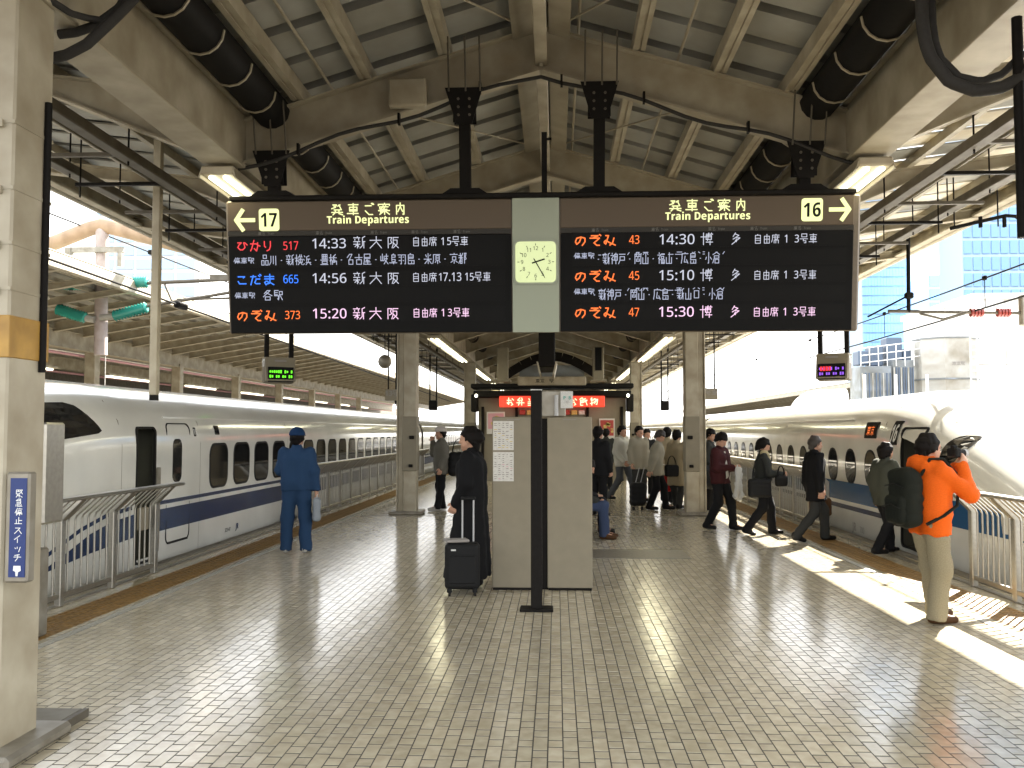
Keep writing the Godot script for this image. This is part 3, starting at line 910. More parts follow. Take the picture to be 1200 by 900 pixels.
# ---------------------------------------------------------------- lettering: Latin text from the fonts, Japanese characters as pen strokes
# Each character is a list of pen strokes on a ten by ten field, x then y, y downwards.
const PEN := {
	"発": "1141 413304 2233 6173 7152 7385 2575 0797 353719 6568 6899",
	"車": "1191 2383 8386 8626 2623 2585 5059 0898",
	"ご": "223272 26375989 7081 8091",
	"案": "5051 0191 0102 9192 1383 422575 622813 0696 5559 5619 5699",
	"内": "2229 2282 8289 8979 5053 5337 5377",
	"ひ": "124224163858766272 7294",
	"か": "13637475695847 402719 727495",
	"り": "212536 71756849",
	"こ": "227263 26385888",
	"だ": "1252 3119 5484 55475888 7182 8091",
	"ま": "1282 1484 5057483829172636475789",
	"の": "534628162352838669",
	"ぞ": "217133 138347476989 8091",
	"み": "2141281716255799 837759",
	"お": "1363 303827164665778869 7193",
	"弁": "401363 6073 0696 343729 6469",
	"当": "5054 2133 8173 1585 8589 8919 1787",
	"飲": "3002 3053 1343 4346 4616 1319 1949 1545 7152 6393 9384 7446 7499",
	"物": "1113 1343 2029 0746 6142 5292 9288 8878 7346 8357",
	"新": "3031 0151 1213 4143 0454 0656 3439 3618 3648 9071 7177 7759 7494 8489",
	"大": "0393 5054 5409 5499",
	"阪": "1119 114133 334526 5191 515649 5383 838659 5599",
	"博": "0343 2029 4191 4282 8285 8545 4542 4383 6056 4797 7679 8081",
	"多": "4023 4172 7225 5547 5484 8419 4657",
	"自": "5041 2129 2181 8189 8929 2484 2686",
	"由": "2229 2282 8289 8929 2585 5059",
	"席": "5051 1191 1115 1508 2393 4245 7275 4575 3639 3686 8689 5559",
	"号": "2080 8083 8323 2320 0595 4547 4777 7779 7959",
	"品": "3070 7073 7333 3330 1545 4549 4919 1915 6595 9599 9969 6965",
	"川": "2126 2609 5158 8189",
	"横": "2029 0343 2416 2446 4292 6062 8082 5494 9497 9757 5754 7377 6749 7799",
	"浜": "1122 0415 0918 7142 4246 4484 6467 3797 5739 7799",
	"豊": "2080 2024 8084 2484 4044 6064 2282 0595 2686 8688 2888 2628 0999",
	"橋": "2029 0343 2416 2446 8052 4393 6248 5575 7577 5777 4649 4696 9699",
	"名": "4013 4070 7036 3585 8589 8939 3935",
	"古": "0393 5055 2585 8589 8929 2925",
	"屋": "1080 8083 8313 1016 1609 2484 4536 3676 2787 5559 0999",
	"岐": "0206 0646 4642 2026 5292 7074 5484 8449 5599",
	"阜": "5041 3136 3171 7173 3373 3575 7577 3777 0898 5759",
	"羽": "0141 4149 4939 1333 1636 5191 9199 9989 6373 6676",
	"島": "5040 2126 2181 8184 2383 2484 2696 9699 9979 2729 2969 6967",
	"米": "5059 0595 5519 5599 2133 8172",
	"原": "1191 1116 1609 4282 8286 8646 4642 4484 6669 4738 8798",
	"京": "5051 0191 3373 7376 7636 3633 5659 3718 7798",
	"都": "0242 0454 2024 5009 2545 4549 4929 2925 2747 7079 709083 839576",
	"停": "3006 2329 6061 4191 4383 8385 8545 4543 3638 3696 9698 4787 6769",
	"駅": "1015 1050 1242 1444 1555 5558 5848 6191 9194 9464 6164 6459 7599",
	"各": "4013 4070 7006 3295 2676 7679 7929 2926",
	"神": "2021 0242 4215 2529 2546 5191 9196 9656 5651 5393 7079",
	"戸": "1191 2383 8386 8626 2326 2609",
	"岡": "1119 1191 9199 9989 3133 7163 2383 5356 3537 3777 7775",
	"山": "1419 1989 8984 5059",
	"福": "2021 0242 4215 2529 2546 5191 5383 8385 8555 5553 5696 9699 9959 5956 5898 7679",
	"広": "5051 1191 1115 1509 5348 4888 7699",
	"小": "5059 5949 2416 7496",
	"倉": "5002 5092 4060 2383 8385 8525 2325 2509 3686 8689 8939 3936",
	"口": "2282 8288 8828 2822",
	"緊": "1015 1050 1252 1555 3052 6090 9055 6095 4527 2767 5659 2819 7899",
	"急": "4012 4070 7052 2272 7276 2474 2676 1719 3739 3979 7987 5758 8999",
	"止": "5058 5494 2328 0898",
	"ス": "1272 7209 5499",
	"イ": "7005 4449",
	"ッ": "1425 4345 8369",
	"チ": "7112 0494 5155 5529",
	"東": "0191 2282 8286 8626 2622 2484 5059 5608 5698",
	"線": "3012 1232 3214 1444 3539 1707 5747 7062 6191 9195 9565 6561 6393 7879 5758 9698",
	"・": "4555", " ": "",
}

func strokes(text: String, h: float, w: float, gap := 1.18, flat := 1.0, top := 0.0) -> MB:
	# text about its middle in the x-y plane; top cuts away that share of every character's height
	var b := MB.new()
	var n := text.length()
	var depth := 0.0
	for k in n:
		var ch := text[k]
		if not PEN.has(ch): continue
		var ox := (k - n * 0.5 + 0.5) * h * gap * flat
		for s in PEN[ch].split(" ", false):
			for q in range(0, s.length() - 2, 2):
				var a := Vector2(int(s[q]) / 9.0 - 0.5, 0.5 - int(s[q + 1]) / 9.0)
				var c := Vector2(int(s[q + 2]) / 9.0 - 0.5, 0.5 - int(s[q + 3]) / 9.0)
				if maxf(a.y, c.y) > 0.5 - top and top > 0.0: continue
				a = Vector2(a.x * flat, a.y) * h
				c = Vector2(c.x * flat, c.y) * h
				var d := (c - a).normalized() * w * 0.37
				var m := Vector2(-d.y, d.x)
				var e := Vector2(ox, 0)
				a -= d * 0.7; c += d * 0.7
				depth = fmod(depth + 0.00012, 0.003)
				var f := func(p: Vector2) -> Vector3: return Vector3(p.x + e.x, p.y + e.y, depth)
				b.quad(f.call(a - m), f.call(c - m), f.call(c + m), f.call(a + m))
	return b

func lettering(text: String, h: float, bold := 0, flat := 1.0) -> MB:
	var t := TextMesh.new()
	var f := SystemFont.new()
	f.font_names = PackedStringArray(["Droid Sans"])
	f.font_weight = 700 if bold else 400
	t.font = f
	t.font_size = 64
	t.pixel_size = h / 46.0
	t.depth = 0.002
	t.text = text
	var a := t.get_mesh_arrays()
	var b := MB.new()
	b.v = a[Mesh.ARRAY_VERTEX]
	b.n = a[Mesh.ARRAY_NORMAL]
	b.i = a[Mesh.ARRAY_INDEX]
	if b.i.is_empty():
		for q in b.v.size(): b.i.append(q)
	var lo := Vector3.INF
	var hi := -Vector3.INF
	for p in b.v:
		lo = lo.min(p); hi = hi.max(p)
	var c := (lo + hi) * 0.5
	for q in b.v.size(): b.v[q] = (b.v[q] - c) * Vector3(flat, 1, 1)
	return b

func put(m: MB, called: String, mt: Material, parent: Node3D, x: float, y: float, z: float) -> void:
	part(called, m, mt, parent, Vector3(x, y, z))

func arrow_shape(sd: float) -> MB:      # arrow pointing along sd x
	var b := MB.new()
	b.box(Vector3(-sd * 0.01, 0, 0), Vector3(0.17, 0.036, 0.004))
	for e in [-1, 1]:
		b.beam(Vector3(sd * 0.085, -e * 0.008, 0.002), Vector3(sd * 0.012, e * 0.098, 0.002), 0.004, 0.036)
	return b

func make_board() -> void:
	var o := thing("departure_board", "wide black departure board with arrows to tracks 17 and 16 and a square clock", "sign board", Vector3(-0.03, 3.165, -8.22))
	o.rotation.x = 0.13
	var cs := MB.new()
	cs.cbox(Vector3(0, 0, -0.16), Vector3(5.69, 1.21, 0.3), 0.02)
	part("case", cs, M.sign_case, o)
	var tp := MB.new()
	tp.cbox(Vector3(0, 0.625, -0.15), Vector3(5.6, 0.045, 0.34), 0.01)
	part("top_cover", tp, M.dark_steel, o)
	for sd in [-1, 1]:
		var cx: float = -1.53 if sd < 0 else 1.49
		var w := 2.58
		var sc := MB.new()
		sc.cbox(Vector3(cx, -0.155, -0.005), Vector3(w, 0.88, 0.03), 0.006)
		var scr := part("screen", sc, M.screen_black, o)
		var hd := MB.new()
		hd.cbox(Vector3(cx, 0.462, -0.003), Vector3(w, 0.26, 0.028), 0.006)
		var hdr := part("header", hd, M.header, o)
		var st := MB.new()
		st.box(Vector3(cx, 0.309, -0.004), Vector3(w, 0.042, 0.026))
		var stp := part("caption_strip", st, M.strip, o)
		for e in [-0.98, -0.45, 0.05, 0.42, 0.8]:
			put(strokes("車名", 0.03, 0.004), "caption", M.faint_print, stp, cx + e, 0.309, 0.0105)
			put(lettering("Train", 0.02, 0), "caption", M.faint_print, stp, cx + e + 0.085, 0.308, 0.011)
		# rows of lamps stand a little proud of the black face
		for y in ([0.205, 0.07, -0.105, -0.25, -0.425] if sd < 0 else [0.22, 0.06, -0.095, -0.26, -0.423]):
			var rw := MB.new()
			rw.box(Vector3(cx + 0.02, y, 0.0115), Vector3(w - 0.16, 0.135, 0.003))
			part("lamp_row", rw, M.black, scr)
		put(strokes("発車ご案内", 0.1, 0.0135, 1.42), "title", M.letter, hdr, -1.528 if sd < 0 else 1.502, 0.518, 0.0125)
		put(lettering("Train Departures", 0.066, 1, 1.0), "title", M.letter, hdr, -1.535 if sd < 0 else 1.503, 0.415, 0.0125)
		var pl := MB.new()
		var px := -2.436 if sd < 0 else 2.413
		var py := 0.43 if sd < 0 else 0.466
		pl.prism(round_rect(px - 0.092, px + 0.092, py - 0.1, py + 0.1, 0.025), 0.012, 0.02)
		var plate := part("track_plate", pl, M.letter, hdr)
		put(lettering("17" if sd < 0 else "16", 0.122, 1, 0.85), "track_number", M.black, hdr, px, py, 0.022)
		put(arrow_shape(sd), "arrow", M.letter, hdr, -2.66 if sd < 0 else 2.655, py, 0.0135)
	# the lit text of the rows: text, x, y, height, pen, colour, flatness, share cut from the top
	var rows := [
		["ひかり", -2.575, 0.2, 0.095, 0.014, "led_red", 1.05, 0.0], ["新", -1.615, 0.221, 0.104, 0.0095, "led_white", 1.0, 0.0], ["大", -1.466, 0.22, 0.104, 0.0095, "led_white", 1.0, 0.0], ["阪", -1.312, 0.22, 0.104, 0.0095, "led_white", 1.0, 0.0],
		["自由席", -1.025, 0.223, 0.078, 0.0075, "led_white", 0.85, 0.0], ["号車", -0.705, 0.224, 0.078, 0.0075, "led_white", 0.85, 0.0],
		["停車駅", -2.68, 0.066, 0.052, 0.007, "led_dim", 1.05, 0.0], ["品川・新横浜・豊橋・名古屋・岐阜羽島・米原・京都", -1.585, 0.069, 0.09, 0.009, "led_dim", 0.74, 0.0],
		["こだま", -2.578, -0.107, 0.095, 0.014, "led_blue", 1.15, 0.0], ["新", -1.622, -0.1, 0.104, 0.0095, "led_white", 1.0, 0.0], ["大", -1.472, -0.1, 0.104, 0.0095, "led_white", 1.0, 0.0], ["阪", -1.316, -0.1, 0.104, 0.0095, "led_white", 1.0, 0.0],
		["自由席", -1.03, -0.096, 0.078, 0.0075, "led_white", 0.85, 0.0], ["号車", -0.505, -0.096, 0.078, 0.0075, "led_white", 0.85, 0.0],
		["停車駅", -2.68, -0.25, 0.052, 0.007, "led_dim", 1.05, 0.0], ["各駅", -2.42, -0.25, 0.085, 0.01, "led_dim", 0.95, 0.0],
		["のぞみ", -2.58, -0.432, 0.095, 0.015, "led_orange", 1.15, 0.0], ["新", -1.63, -0.419, 0.104, 0.01, "led_pink", 1.0, 0.0], ["大", -1.48, -0.419, 0.104, 0.01, "led_pink", 1.0, 0.0], ["阪", -1.325, -0.419, 0.104, 0.01, "led_pink", 1.0, 0.0],
		["自由席", -1.03, -0.417, 0.078, 0.008, "led_pink", 0.85, 0.0], ["号車", -0.7, -0.417, 0.078, 0.008, "led_pink", 0.85, 0.0],
	]
	for k in 3:
		var y: float = [0.221, -0.097, -0.423][k]
		var c: String = ["led_white", "led_white", "led_pink"][k]
		rows.append(["のぞみ", 0.505, y, 0.095, 0.015, "led_orange", 1.15, 0.0])
		rows.append(["博", 1.497, y, 0.104, 0.0095, c, 1.0, 0.0])
		rows.append(["多", 1.753, y, 0.1, 0.0095, c, 0.9, 0.0])
		rows.append(["自由席", 2.02, y - 0.004, 0.078, 0.0075, c, 0.85, 0.0])
		rows.append(["号車", 2.385, y - 0.004, 0.078, 0.0075, c, 0.85, 0.0])
		if k < 2:
			rows.append(["停車駅", 0.41, 0.082 - 0.318 * k, 0.05, 0.007, "led_dim", 1.05, 0.0])
			rows.append(["品川 新横浜 名古屋 京都 新", 1.1, 0.132 - 0.318 * k, 0.09, 0.008, "led_dim", 0.72, 0.72])
			rows.append([["・新神戸・岡山・福山・広島・小倉", "・新神戸・岡山・広島・新山口・小倉"][k], 1.06, 0.055 - 0.318 * k, 0.095, 0.009, "led_dim", 0.62, 0.0])
	var digits := [["517", -2.243, 0.197, "led_red"], ["14:33", -1.892, 0.212, "led_white"], ["1", -0.86, 0.223, "led_white"], ["5", -0.8, 0.223, "led_white"], ["665", -2.25, -0.104, "led_blue"], ["14:56", -1.895, -0.1, "led_white"], ["1", -0.885, -0.096, "led_white"], ["7.13", -0.775, -0.096, "led_small"], ["15", -0.62, -0.096, "led_white"],
		["373", -2.243, -0.43, "led_orange"], ["15:20", -1.9, -0.42, "led_pink"], ["1", -0.865, -0.417, "led_pink"], ["3", -0.8, -0.417, "led_pink"],
		["43", 0.856, 0.221, "led_orange"], ["45", 0.856, -0.097, "led_orange"], ["47", 0.856, -0.423, "led_orange"], ["14:30", 1.234, 0.219, "led_white"], ["15:10", 1.234, -0.098, "led_white"], ["15:30", 1.234, -0.423, "led_pink"],
		["1", 2.19, 0.216, "led_white"], ["1", 2.19, -0.1, "led_white"], ["1", 2.19, -0.427, "led_pink"], ["3", 2.285, 0.216, "led_white"], ["3", 2.285, -0.1, "led_white"], ["3", 2.285, -0.427, "led_pink"]]
	for r in rows:
		var lt := part("lit_text", strokes(r[0], r[3], r[4], 1.18, r[6], r[7]), M[r[5]], o.get_node("screen") if r[1] < 0 else o.get_node("screen2"), Vector3(r[1], r[2], 0.0145))
	for d in digits:
		var tm: bool = d[0].length() > 4
		put(lettering(d[0], (0.068 if d[0].length() < 3 and absf(d[1]) != 0.856 else 0.076) if not tm else 0.088, 0, 1.08 if tm else 0.85), "lit_digits", M["led_white" if d[3] == "led_small" else d[3]], o.get_node("screen") if d[1] < 0 else o.get_node("screen2"), d[1], d[2], 0.0155)
	# the clock between the two screens, at eight minutes... hands as in the picture: 2:25
	var cp := MB.new()
	cp.cbox(Vector3(-0.022, 0, -0.004), Vector3(0.42, 1.2, 0.028), 0.004)
	part("clock_panel", cp, M.clock_panel, o)
	var ck := MB.new()
	ck.prism(round_rect(-0.022 - 0.182, -0.022 + 0.182, 0.03 - 0.182, 0.03 + 0.182, 0.04), 0.008, 0.03)
	var clock := part("clock", ck, M.clock_face, o)
	var rimb := MB.new()
	var rp := round_rect(-0.022 - 0.186, -0.022 + 0.186, 0.03 - 0.186, 0.03 + 0.186, 0.043)
	for q in rp.size(): rimb.beam(Vector3(rp[q].x, rp[q].y, 0.02), Vector3(rp[(q + 1) % rp.size()].x, rp[(q + 1) % rp.size()].y, 0.02), 0.012, 0.03)
	part("rim", rimb, M.clock_panel, clock)
	for h in 12:
		var a := TAU * (h + 1) / 12.0
		var r := 0.122
		put(lettering(str(h + 1), 0.034, 0), "numeral", M.black, clock, -0.022 + sin(a) * r, 0.03 + cos(a) * r, 0.032)
		var tk := MB.new()
		tk.box(Vector3(-0.022 + sin(a) * 0.155, 0.03 + cos(a) * 0.155, 0.0312), Vector3(0.006, 0.018, 0.002), Basis(Vector3(0, 0, 1), -a))
		part("tick", tk, M.black, clock)
	for hd in [[TAU * (2.417 / 12.0), 0.085, 0.013, "hour_hand", 0.0355], [TAU * 25.0 / 60.0, 0.145, 0.009, "minute_hand", 0.038]]:
		var a: float = hd[0]
		var hm := MB.new()
		var dir := Vector3(sin(a), cos(a), 0)
		hm.beam(Vector3(-0.022, 0.03, hd[4]) - dir * 0.035, Vector3(-0.022, 0.03, hd[4]) + dir * hd[1], 0.003, hd[2])
		part(hd[3], hm, M.black, clock)
	# hangers from the cross beam
	for x in [-2.42, -0.66, 0.55, 2.37]:
		var y0 := 0.62
		var top := 4.93 - absf(x) * 0.3 - 3.165
		var big := absf(x) < 1.0
		var hg := MB.new()
		hg.box(Vector3(x, (y0 + top) * 0.5, -0.12), Vector3(0.1, top - y0, 0.1))
		for e in [-1, 1]: hg.box(Vector3(x, top - 0.15, -0.12 + e * 0.056), Vector3(0.2, 0.26, 0.012))
		hg.prism(PackedVector2Array([Vector2(x - 0.17, top + 0.02), Vector2(x + 0.17, top + 0.02), Vector2(x + 0.07, top - 0.3), Vector2(x - 0.07, top - 0.3)]), -0.055, -0.04)
		hg.prism(PackedVector2Array([Vector2(x - 0.24, y0 + 0.01), Vector2(x - 0.13, y0 + 0.08), Vector2(x + 0.13, y0 + 0.08), Vector2(x + 0.24, y0 + 0.01)]), -0.2, -0.04)
		var hb := part("hanger", hg, M.dark_steel, o)
		for q in 6:
			var bo := MB.new()
			bo.rod(Vector3(x - 0.05 + 0.1 * (q % 2), top - 0.08 - 0.07 * int(q / 2.0), -0.05), Vector3(x - 0.05 + 0.1 * (q % 2), top - 0.08 - 0.07 * int(q / 2.0), -0.03), 0.013, 6)
			part("bolt", bo, M.rack, hb)
		var rodm := MB.new()
		for e in [-0.13, 0.02, 0.15]: rodm.rod(Vector3(x + e, top - 0.02, -0.01), Vector3(x + e, top + 0.44, 0.05), 0.008, 6)
		part("tie_rod", rodm, M.rack, hb)
	var mast := MB.new()
	mast.box(Vector3(0.055, 0.92, -0.25), Vector3(0.05, 0.6, 0.05))
	mast.box(Vector3(0.075, 1.16, -0.25), Vector3(0.09, 0.02, 0.02))
	part("mast", mast, M.dark_steel, o)

# ---------------------------------------------------------------- lamps
func make_lamp(x: float, z: float, l: float, label: String) -> void:
	var o := thing("ceiling_lamp", label, "lamp", Vector3(x, 3.93, -z), 0.0, "fluorescent lamps under the girders")
	var h := MB.new()
	h.cbox(Vector3(0, 0.06, 0), Vector3(0.3, 0.08, l), 0.015)
	for e in [-1, 1]: h.prism(PackedVector2Array([Vector2(e * 0.15, 0.06), Vector2(e * 0.17, -0.005), Vector2(e * 0.155, -0.005), Vector2(e * 0.135, 0.06)]), -l * 0.5, l * 0.5)
	part("housing", h, M.paint_light, o)
	for e in [-0.065, 0.065]:
		var t := MB.new()
		t.rod(Vector3(e, 0.0, -l * 0.48), Vector3(e, 0.0, l * 0.48), 0.019, 8)
		part("tube", t, M.lamp_tube, o)
	var a := AreaLight3D.new()
	a.name = "lamp_light"
	a.area_size = Vector2(0.24, l * 0.95)
	a.light_color = Color(1.0, 0.97, 0.8)
	a.light_energy = 0.25
	a.area_range = 30.0
	a.shadow_enabled = true
	a.rotation.x = -PI / 2
	a.position = Vector3(0, -0.035, 0)
	o.add_child(a)

# ---------------------------------------------------------------- things on the platform
func make_notice_board() -> void:
	var o := thing("notice_board", "tall beige notice board of two panels with posted sheets and a small cabinet on top", "notice board", Vector3(-0.03, 0, -9.86))
	for e in [[-0.3, 0.45], [0.3, 0.475]]:
		var p := MB.new()
		p.cbox(Vector3(e[0], 0.925, 0.0), Vector3(e[1], 1.81, 0.05), 0.008)
		part("panel", p, M.board_panel, o)
		var f := MB.new()
		f.box(Vector3(e[0], 0.012, 0.0), Vector3(e[1] - 0.02, 0.024, 0.06))
		part("foot", f, M.dark_steel, o)
		var cl := MB.new()
		cl.box(Vector3(e[0], 1.8, 0.027), Vector3(e[1] * 0.3, 0.006, 0.004))
		part("seam", cl, M.print_grey, o)
	var bk := MB.new()
	bk.box(Vector3(0.02, 0.9, -0.03), Vector3(0.1, 1.8, 0.02))
	part("back_post", bk, M.dark_steel, o)
	var cab := MB.new()
	cab.cbox(Vector3(0.13, 1.97, -0.02), Vector3(0.26, 0.28, 0.14), 0.012)
	var cabinet := part("cabinet", cab, M.grey_box, o)
	var cy := MB.new()
	cy.rod(Vector3(0.16, 1.84, 0.075), Vector3(0.16, 2.06, 0.075), 0.022, 10)
	part("steel_tube", cy, M.metal_bright, cabinet)
	var wp := MB.new()
	wp.box(Vector3(0.27, 2.01, 0.075), Vector3(0.13, 0.18, 0.006))
	var sheet := part("white_sheet", wp, M.plastic_white, cabinet)
	put(lettering("P  B", 0.035, 1), "print", M.green_glaze, sheet, 0.275, 2.03, 0.08)
	put(lettering("- 02 -", 0.02, 0), "print", M.print_grey, sheet, 0.275, 1.985, 0.08)
	# two sheets posted on one panel
	for k in 2:
		var ps := MB.new()
		var cx := -0.405
		var cyy: float = [1.63, 1.3][k]
		ps.box(Vector3(cx, cyy, 0.0285), Vector3(0.22, 0.31, 0.004))
		var sh := part("posted_sheet", ps, M.paper, o)
		rng.seed = 70 + k
		var ink := MB.new()
		var ink2 := MB.new()
		for r in 13:
			var y := cyy + 0.13 - 0.0215 * r
			for c in 5:
				if rng.randf() < 0.25: continue
				var w := rng.randf_range(0.012, 0.034)
				(ink if rng.randf() < 0.8 else ink2).box(Vector3(cx - 0.085 + 0.042 * c, y, 0.0315), Vector3(w, 0.007, 0.001))
		part("print", ink, M.print_grey, sh)
		part("print", ink2, M.print_ochre if k == 0 else M.print_pink, sh)
	var post := thing("barrier_post", "black square steel post on a base plate in front of the notice board", "post", Vector3(-0.06, 0, -8.75))
	var b := MB.new()
	b.cbox(Vector3(0, 1.04, 0), Vector3(0.105, 2.05, 0.09), 0.008)
	part("shaft", b, M.dark_steel, post)
	var pl := MB.new()
	pl.cbox(Vector3(0, 0.012, 0), Vector3(0.31, 0.024, 0.22), 0.006)
	part("base_plate", pl, M.dark_steel, post)
	var cp := MB.new()
	cp.box(Vector3(0.0, 2.068, 0), Vector3(0.112, 0.008, 0.1))
	part("cap", cp, M.plastic_white, post)

func make_kiosk() -> void:
	var o := thing("kiosk", "platform kiosk with black awning and red lit signs at the end of the walkway", "kiosk", Vector3(-0.02, 0, -31.2))
	var w := MB.new()
	w.box(Vector3(0, 1.4, -1.6), Vector3(5.0, 2.8, 3.0))
	part("cabin", w, M.board_panel, o)
	var shade_panel := MB.new()
	shade_panel.box(Vector3(0, 1.35, -0.08), Vector3(2.3, 1.5, 0.06))
	part("counter_shade_panel", shade_panel, M.black, o)  # flat black panel: shade inside the open counter put into its colour
	for e in [-2.35, -1.2, 1.2, 2.35]:
		var p := MB.new()
		p.cbox(Vector3(e, 1.25, -0.04), Vector3(0.09, 2.5, 0.1), 0.01)
		part("upright", p, M.dark_steel, o)
	var aw := MB.new()
	aw.cbox(Vector3(0, 2.92, -0.3), Vector3(5.3, 0.22, 1.2), 0.03)
	part("awning", aw, M.dark_steel, o)
	var aw2 := MB.new()
	aw2.cbox(Vector3(0, 3.2, -0.6), Vector3(5.5, 0.16, 1.4), 0.03)
	part("upper_awning", aw2, M.gutter, o)
	for e in [-2.62, 2.62]:
		var s := MB.new()
		s.cbox(Vector3(e, 2.62, 0.0), Vector3(0.22, 0.6, 0.5), 0.03)
		part("awning_end", s, M.dark_steel, o)
		var lp := MB.new()
		lp.ball(Vector3(e * 0.97, 2.86, 0.33), Vector3(0.05, 0.06, 0.05))
		part("bracket_lamp", lp, M.lamp_tube, o)
	for e in [-1, 1]:
		var s := MB.new()
		s.cbox(Vector3(e * 1.05, 2.66, 0.34), Vector3(1.42, 0.37, 0.16), 0.02)
		var sg := part("lit_sign", s, M.kiosk_red, o)
		put(strokes("お弁当" if e < 0 else "お飲物", 0.25, 0.036, 1.4), "lettering", M.kiosk_white, sg, e * 1.05, 2.66, 0.425)
	var hb := MB.new()
	hb.cbox(Vector3(0, 3.36, 0.14), Vector3(2.3, 0.3, 0.08), 0.02)
	var head := part("name_board", hb, M.paint_light, o)
	put(strokes("東京 駅", 0.13, 0.018), "lettering", M.dark_steel, head, -0.25, 3.36, 0.185)
	var gl := MB.new()
	gl.box(Vector3(0, 3.7, 0.0), Vector3(2.2, 0.4, 0.05))
	part("gable_panel", gl, M.plant_grey, o)
	var arc := MB.new()
	var pts := []
	for q in 11: pts.append(Vector3(-1.7 + 3.4 * q / 10.0, 3.45 + 0.75 * sin(PI * q / 10.0), 0.12))
	for q in 10: arc.beam(pts[q], pts[q + 1], 0.1, 0.3)
	part("arched_hood", arc, M.dark_steel, o)
	# posters and a food display below the signs
	for d in [[-1.9, 1.95, 0.62, 0.75, "print_pink"], [1.85, 1.72, 0.52, 0.75, "print_red"]]:
		var p := MB.new()
		p.box(Vector3(d[0], d[1], 0.0), Vector3(d[2], d[3], 0.02))
		var ps := part("poster", p, M.paper, o)
		var q := MB.new()
		q.box(Vector3(d[0], d[1] + 0.06, 0.012), Vector3(d[2] * 0.86, d[3] * 0.7, 0.004))
		part("picture", q, M[d[4]], ps)
		var r := MB.new()
		rng.seed = 5
		for k in 9: r.box(Vector3(d[0] + rng.randf_range(-0.18, 0.18), d[1] + 0.06 + rng.randf_range(-0.2, 0.2), 0.016), Vector3(rng.randf_range(0.06, 0.16), rng.randf_range(0.03, 0.1), 0.003), Basis(Vector3(0, 0, 1), rng.randf_range(-0.5, 0.5)))
		part("picture_detail", r, M.print_ochre, ps)
	for k in 9:
		var g := MB.new()
		g.cbox(Vector3(-1.0 + 0.25 * k, 2.3, 0.02), Vector3(0.2, 0.16, 0.1), 0.02)
		part("goods", g, [M.print_red, M.print_ochre, M.paper][k % 3], o)
	for e in [-1, 1]:
		var u := thing("ventilation_duct", "beige upright duct box hanging above the kiosk's " + ("lunch" if e < 0 else "drinks") + " sign", "duct", Vector3(-0.05 + e * 1.45, 0, -28.0))
		var b := MB.new()
		b.cbox(Vector3(0, 3.72, 0), Vector3(0.34, 1.0, 0.3), 0.02)
		part("box", b, M.board_panel, u)
		var c := MB.new()
		c.cbox(Vector3(0, 3.2, 0), Vector3(0.5, 0.07, 0.4), 0.01)
		part("tray", c, M.board_panel, u)
		if e > 0:
			var d := MB.new()
			d.box(Vector3(0, 3.85, 0.155), Vector3(0.2, 0.7, 0.02))
			part("grille", d, M.black, u)

